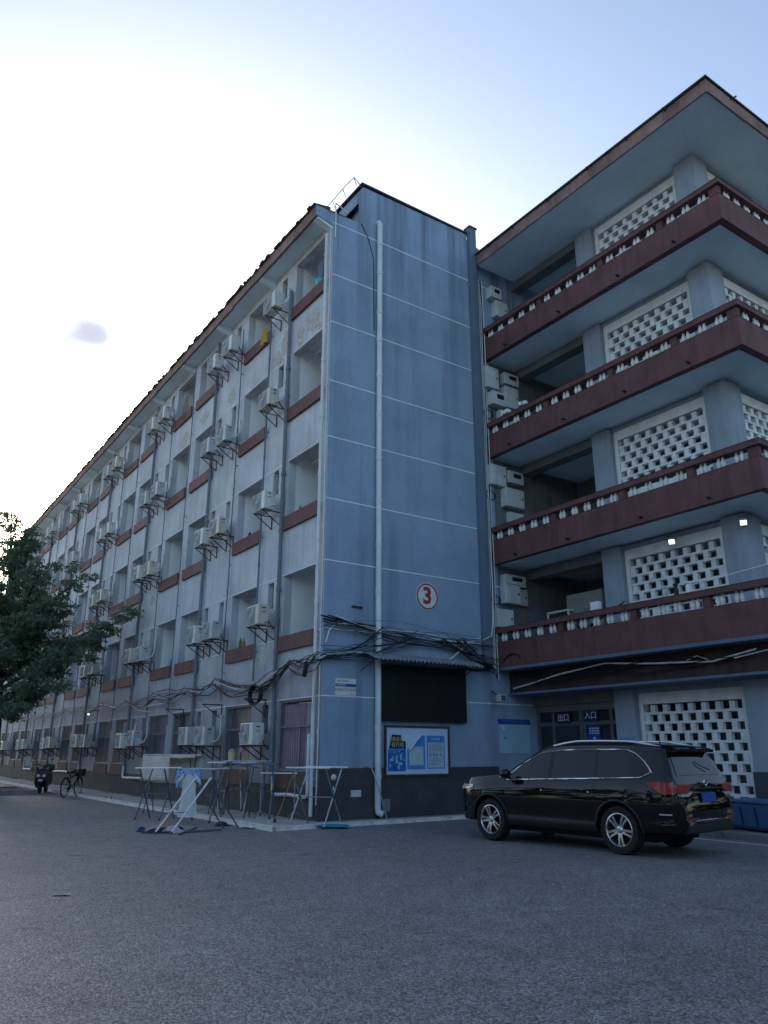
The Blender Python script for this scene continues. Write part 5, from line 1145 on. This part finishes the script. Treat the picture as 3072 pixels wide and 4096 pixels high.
# ================================================================== TREES AND WEEDS
bark = M('grey_brown_bark', (0.055,0.047,0.040), 0.95, var=0.3, vs=4, bump=0.8, bs=14)
def leafmat(nm, c, v):
    m = M(nm, c, 0.55, var=v, vs=1.7, spec=0.3, fine=0.15); b = m.node_tree.nodes['Principled BSDF']
    tr = m.node_tree.nodes.new('ShaderNodeBsdfTranslucent'); ad = m.node_tree.nodes.new('ShaderNodeMixShader'); ad.inputs[0].default_value = 0.45
    src = b.inputs['Base Color'].links[0].from_socket; m.node_tree.links.new(src, tr.inputs[0])
    o = m.node_tree.nodes['Material Output']; m.node_tree.links.new(b.outputs[0], ad.inputs[1]); m.node_tree.links.new(tr.outputs[0], ad.inputs[2]); m.node_tree.links.new(ad.outputs[0], o.inputs['Surface']); return m
def leaves(name, clumps, per, mat, parent, seed, size=(0.10,0.19)):
    g = np.random.default_rng(seed); Vs = []; 
    for (cx, cy, cz, rx, ry, rz) in clumps:
        n = int(per*(rx*ry*rz)**(2/3)*4)
        sub = g.normal(size=(max(6, n//55), 3)); sub /= np.linalg.norm(sub, axis=1)[:,None]; sub *= g.uniform(.45,1.0,(len(sub),1))
        pick = sub[g.integers(0, len(sub), n)] + g.normal(size=(n,3))*0.17
        c = np.array([cx,cy,cz]) + pick*np.array([rx,ry,rz])
        s_ = g.uniform(size[0], size[1], (n,1))
        a = g.normal(size=(n,3)); a[:,2] -= 0.35; a /= np.linalg.norm(a, axis=1)[:,None]
        t_ = g.normal(size=(n,3)); t_[:,2] *= 1.0; b_ = np.cross(a, t_); b_ /= np.linalg.norm(b_, axis=1)[:,None]
        nrm = np.cross(a, b_)
        Vs.append(np.stack([c, c+a*s_*.5+b_*s_*.26+nrm*s_*.05, c+a*s_, c+a*s_*.5-b_*s_*.26+nrm*s_*.05], 1).reshape(-1,3))
    Vv = np.concatenate(Vs); n = len(Vv)//4
    me = bpy.data.meshes.new(name); me.vertices.add(len(Vv)); me.vertices.foreach_set('co', Vv.astype(np.float32).ravel())
    me.loops.add(n*4); me.loops.foreach_set('vertex_index', np.arange(n*4, dtype=np.int32)); me.polygons.add(n); me.polygons.foreach_set('loop_start', np.arange(0,n*4,4,dtype=np.int32)); me.polygons.foreach_set('loop_total', np.full(n,4,dtype=np.int32))
    me.update(); me.validate(); me.materials.append(mat)
    return link(name, me, parent)
tree = thing('street_tree', 'big leafy street tree at the left edge with layered dark boughs', 'tree', (-4.3,18.5,0))
trk = MB(); trk.tube([(0,0,0.0),(0,0,.25),(.02,0,.8),(0,.05,2.0),(-.1,.1,3.6),(-.15,.1,5.2),(-.1,.0,7.0),(.1,-.1,9.0),(.2,-.1,10.6)], .4, 14, True, [.78,.62,.50,.42,.38,.32,.24,.15,.05]); trk.build('trunk', bark, tree, smooth=60)
g_ = random.Random(8)
clumps = []
def limb(p0, p1, r0, cl):
    p0, p1 = Vector(p0), Vector(p1); md_ = p0.lerp(p1, .5)+Vector((g_.uniform(-.2,.2),g_.uniform(-.2,.2),.25))
    MB().tube([p0, p0.lerp(md_,.5)+Vector((0,0,.06)), md_, md_.lerp(p1,.5)+Vector((0,0,.05)), p1], r0, 7, True, [r0,r0*.85,r0*.65,r0*.42,r0*.15]).build('limb', bark, tree, smooth=60)
    n = cl
    for i in range(n):
        u = .38+.66*(i+.5)/n; p = p0.lerp(p1, u); w_ = g_.uniform(.5,.85)*(1.15-.45*u)
        clumps.append((p.x+g_.uniform(-.25,.25), p.y+g_.uniform(-.45,.45), p.z+g_.uniform(-.10,.22), w_*1.25, w_*1.3, w_*.52))
# boughs reaching over the street towards the camera and the facade (local to the trunk base)
for p0, p1, r_, n in (((0,0,4.2),(3.55,-4.5,6.45),.13,11),((0,0,5.0),(1.75,-4.4,7.9),.11,9),((0,0,3.8),(1.95,-4.4,4.75),.10,9),((0,0,3.4),(1.2,-4.2,3.8),.10,8),((0,0,3.2),(.0,-4.0,3.0),.10,8),((0,0,6.0),(.6,-2.6,8.4),.10,8),((0,0,7.2),(.3,-1.4,10.2),.08,7),((0,0,7.6),(-.6,-1.2,10.8),.08,7),((0,0,4.4),(2.6,-4.2,5.7),.10,9),((0,0,4.6),(1.2,-3.6,6.9),.10,8),
                       ((0,0,5.0),(.2,-3.6,6.2),.10,8),((0,0,4.4),(-.9,-3.4,5.0),.11,8),((0,0,5.6),(-1.2,-2.6,7.6),.10,8),((0,0,6.4),(-2.2,-1.6,8.8),.10,6),((0,0,4.0),(-3.2,-1.6,5.2),.12,7),((0,0,5.2),(-3.4,.6,7.0),.11,7),((0,0,4.6),(-1.2,3.0,6.4),.11,6),((0,0,5.8),(1.3,2.6,8.2),.10,6),((0,0,3.2),(-1.6,-3.0,3.3),.10,7),((0,0,4.8),(1.2,-1.4,6.6),.09,7),((0,0,4.0),(1.2,-1.8,5.6),.09,7),((0,0,7.6),(.6,.8,10.2),.07,5)):
    limb(p0, p1, r_, n)
for k in range(7): clumps.append((g_.uniform(-1.6,1.0),g_.uniform(-2.4,1.4),g_.uniform(3.2,8.6),g_.uniform(.6,1.0),g_.uniform(.6,1.0),g_.uniform(.4,.6)))
leaves('crown', clumps, 235, leafmat('dark_broad_leaf',(0.125,0.195,0.118),0.4), tree, 5, (0.07,0.20))
# a row of street trees further back on the left, mostly hidden
for i, (x_, y, h) in enumerate(((-7.5,31.0,10.5),(-8.5,44.0,11.5))):
    tr = thing('street_tree', ('leafy tree standing behind the big street tree', 'farthest leafy tree at the end of the street')[i], 'tree', (x_,y,0)); MB().tube([(0,0,0),(0,0,1),(.1,0,4),(0,.1,h*.8)],.3,9,True,[.4,.3,.22,.06]).build('trunk', bark, tr, smooth=60)
    cl = [(g_.uniform(-2.4,2.4),g_.uniform(-2.4,2.4),g_.uniform(3.4,h-.6),g_.uniform(.8,1.3),g_.uniform(.8,1.3),g_.uniform(.5,.8)) for _ in range(34)]
    leaves('crown', cl, 70, leafmat('mid_green_leaf_%d'%i,(0.06,0.10,0.04),0.3), tr, 20+i, (0.2,0.36))
# weeds along the foot of the wall
wd = MB(); wr = random.Random(9)
for k in range(900):
    y = wr.uniform(2.2,36); x_ = -0.30+wr.gauss(0,.09) if wr.random() < .75 else -1.42+wr.gauss(0,.04)
    if math.sin(y*1.3)+math.sin(y*.47+2) < wr.uniform(-.6,1.2): continue
    h = wr.uniform(.03,.14); a = wr.uniform(0,6.28); b_ = wr.uniform(.008,.016); lx, ly = wr.uniform(-.06,.06), wr.uniform(-.06,.06)
    wd.add([(x_-b_*math.cos(a),y-b_*math.sin(a),.05),(x_+b_*math.cos(a),y+b_*math.sin(a),.05),(x_+lx,y+ly,.05+h)],[(0,1,2)])
wo = wd.build('weeds', leafmat('weed_leaf',(0.07,0.11,0.035),0.3), None, recalc=False); wo['label'] = 'short green weeds along the foot of the long wall'; wo['category'] = 'weeds'; stuff(wo)
# litter on the asphalt
t = thing('leaf_litter', 'flat pale scrap of paper on the asphalt at the lower left', 'litter', (-6.86,-6.27,0.004), R(-30)); MB().grid(lambda u,v:(-.10+.20*u,-.05+.10*v,.004+.012*abs(math.sin(u*3+v*2))),5,4).build('scrap', concrete, t, recalc=False)

# far side of the street and the yard behind the camera: unseen tree belt, added to cut horizon light and darken reflections
bg_ = random.Random(31); cl = []
for k in range(64):
    u = k/45
    if u > 1: cx, cy = 25+20*(u-1)/.4+bg_.uniform(-1,1), -29+30*(u-1)/.4
    elif u < .55: cx, cy = -29+bg_.uniform(-1.5,1.5), 40-(66*u/.55)
    else: cx, cy = -29+54*(u-.55)/.45, -29+bg_.uniform(-1.5,1.5)
    H_ = bg_.uniform(7.0,10.5)
    for j in range(7): cl.append((cx+bg_.uniform(-1.5,1.5),cy+bg_.uniform(-1.5,1.5),1.2+(H_-1.6)*j/6,bg_.uniform(1.2,1.9),bg_.uniform(1.2,1.9),bg_.uniform(.8,1.2)))
tb = leaves('unseen_tree_belt', cl, 34, leafmat('belt_leaf',(0.022,0.036,0.022),0.3), None, 77, (0.35,0.62)); stuff(tb); tb['label'] = 'unseen mass of dark green trees round the yard, added to darken reflections'; tb['category'] = 'trees'

# pebbles and crumbs of asphalt scattered over the yard
pb = MB(); pr2 = random.Random(12)
for k in range(420):
    x_, y = pr2.uniform(-11,4), pr2.uniform(-14,14)
    if x_ > -1.7 and y > -1.0 or (x_ > 0 and -9 < y < -3): continue
    r_ = pr2.uniform(.006,.02); pb.lathe([(r_,0.0),(r_*.8,r_*.7),(0.0,r_*.9)], 5, (x_,y,0.001), cap=False)
po_ = stuff(pb.build('pebbles', concrete)); po_['label'] = 'small pale pebbles and crumbs scattered over the asphalt'; po_['category'] = 'pebbles'
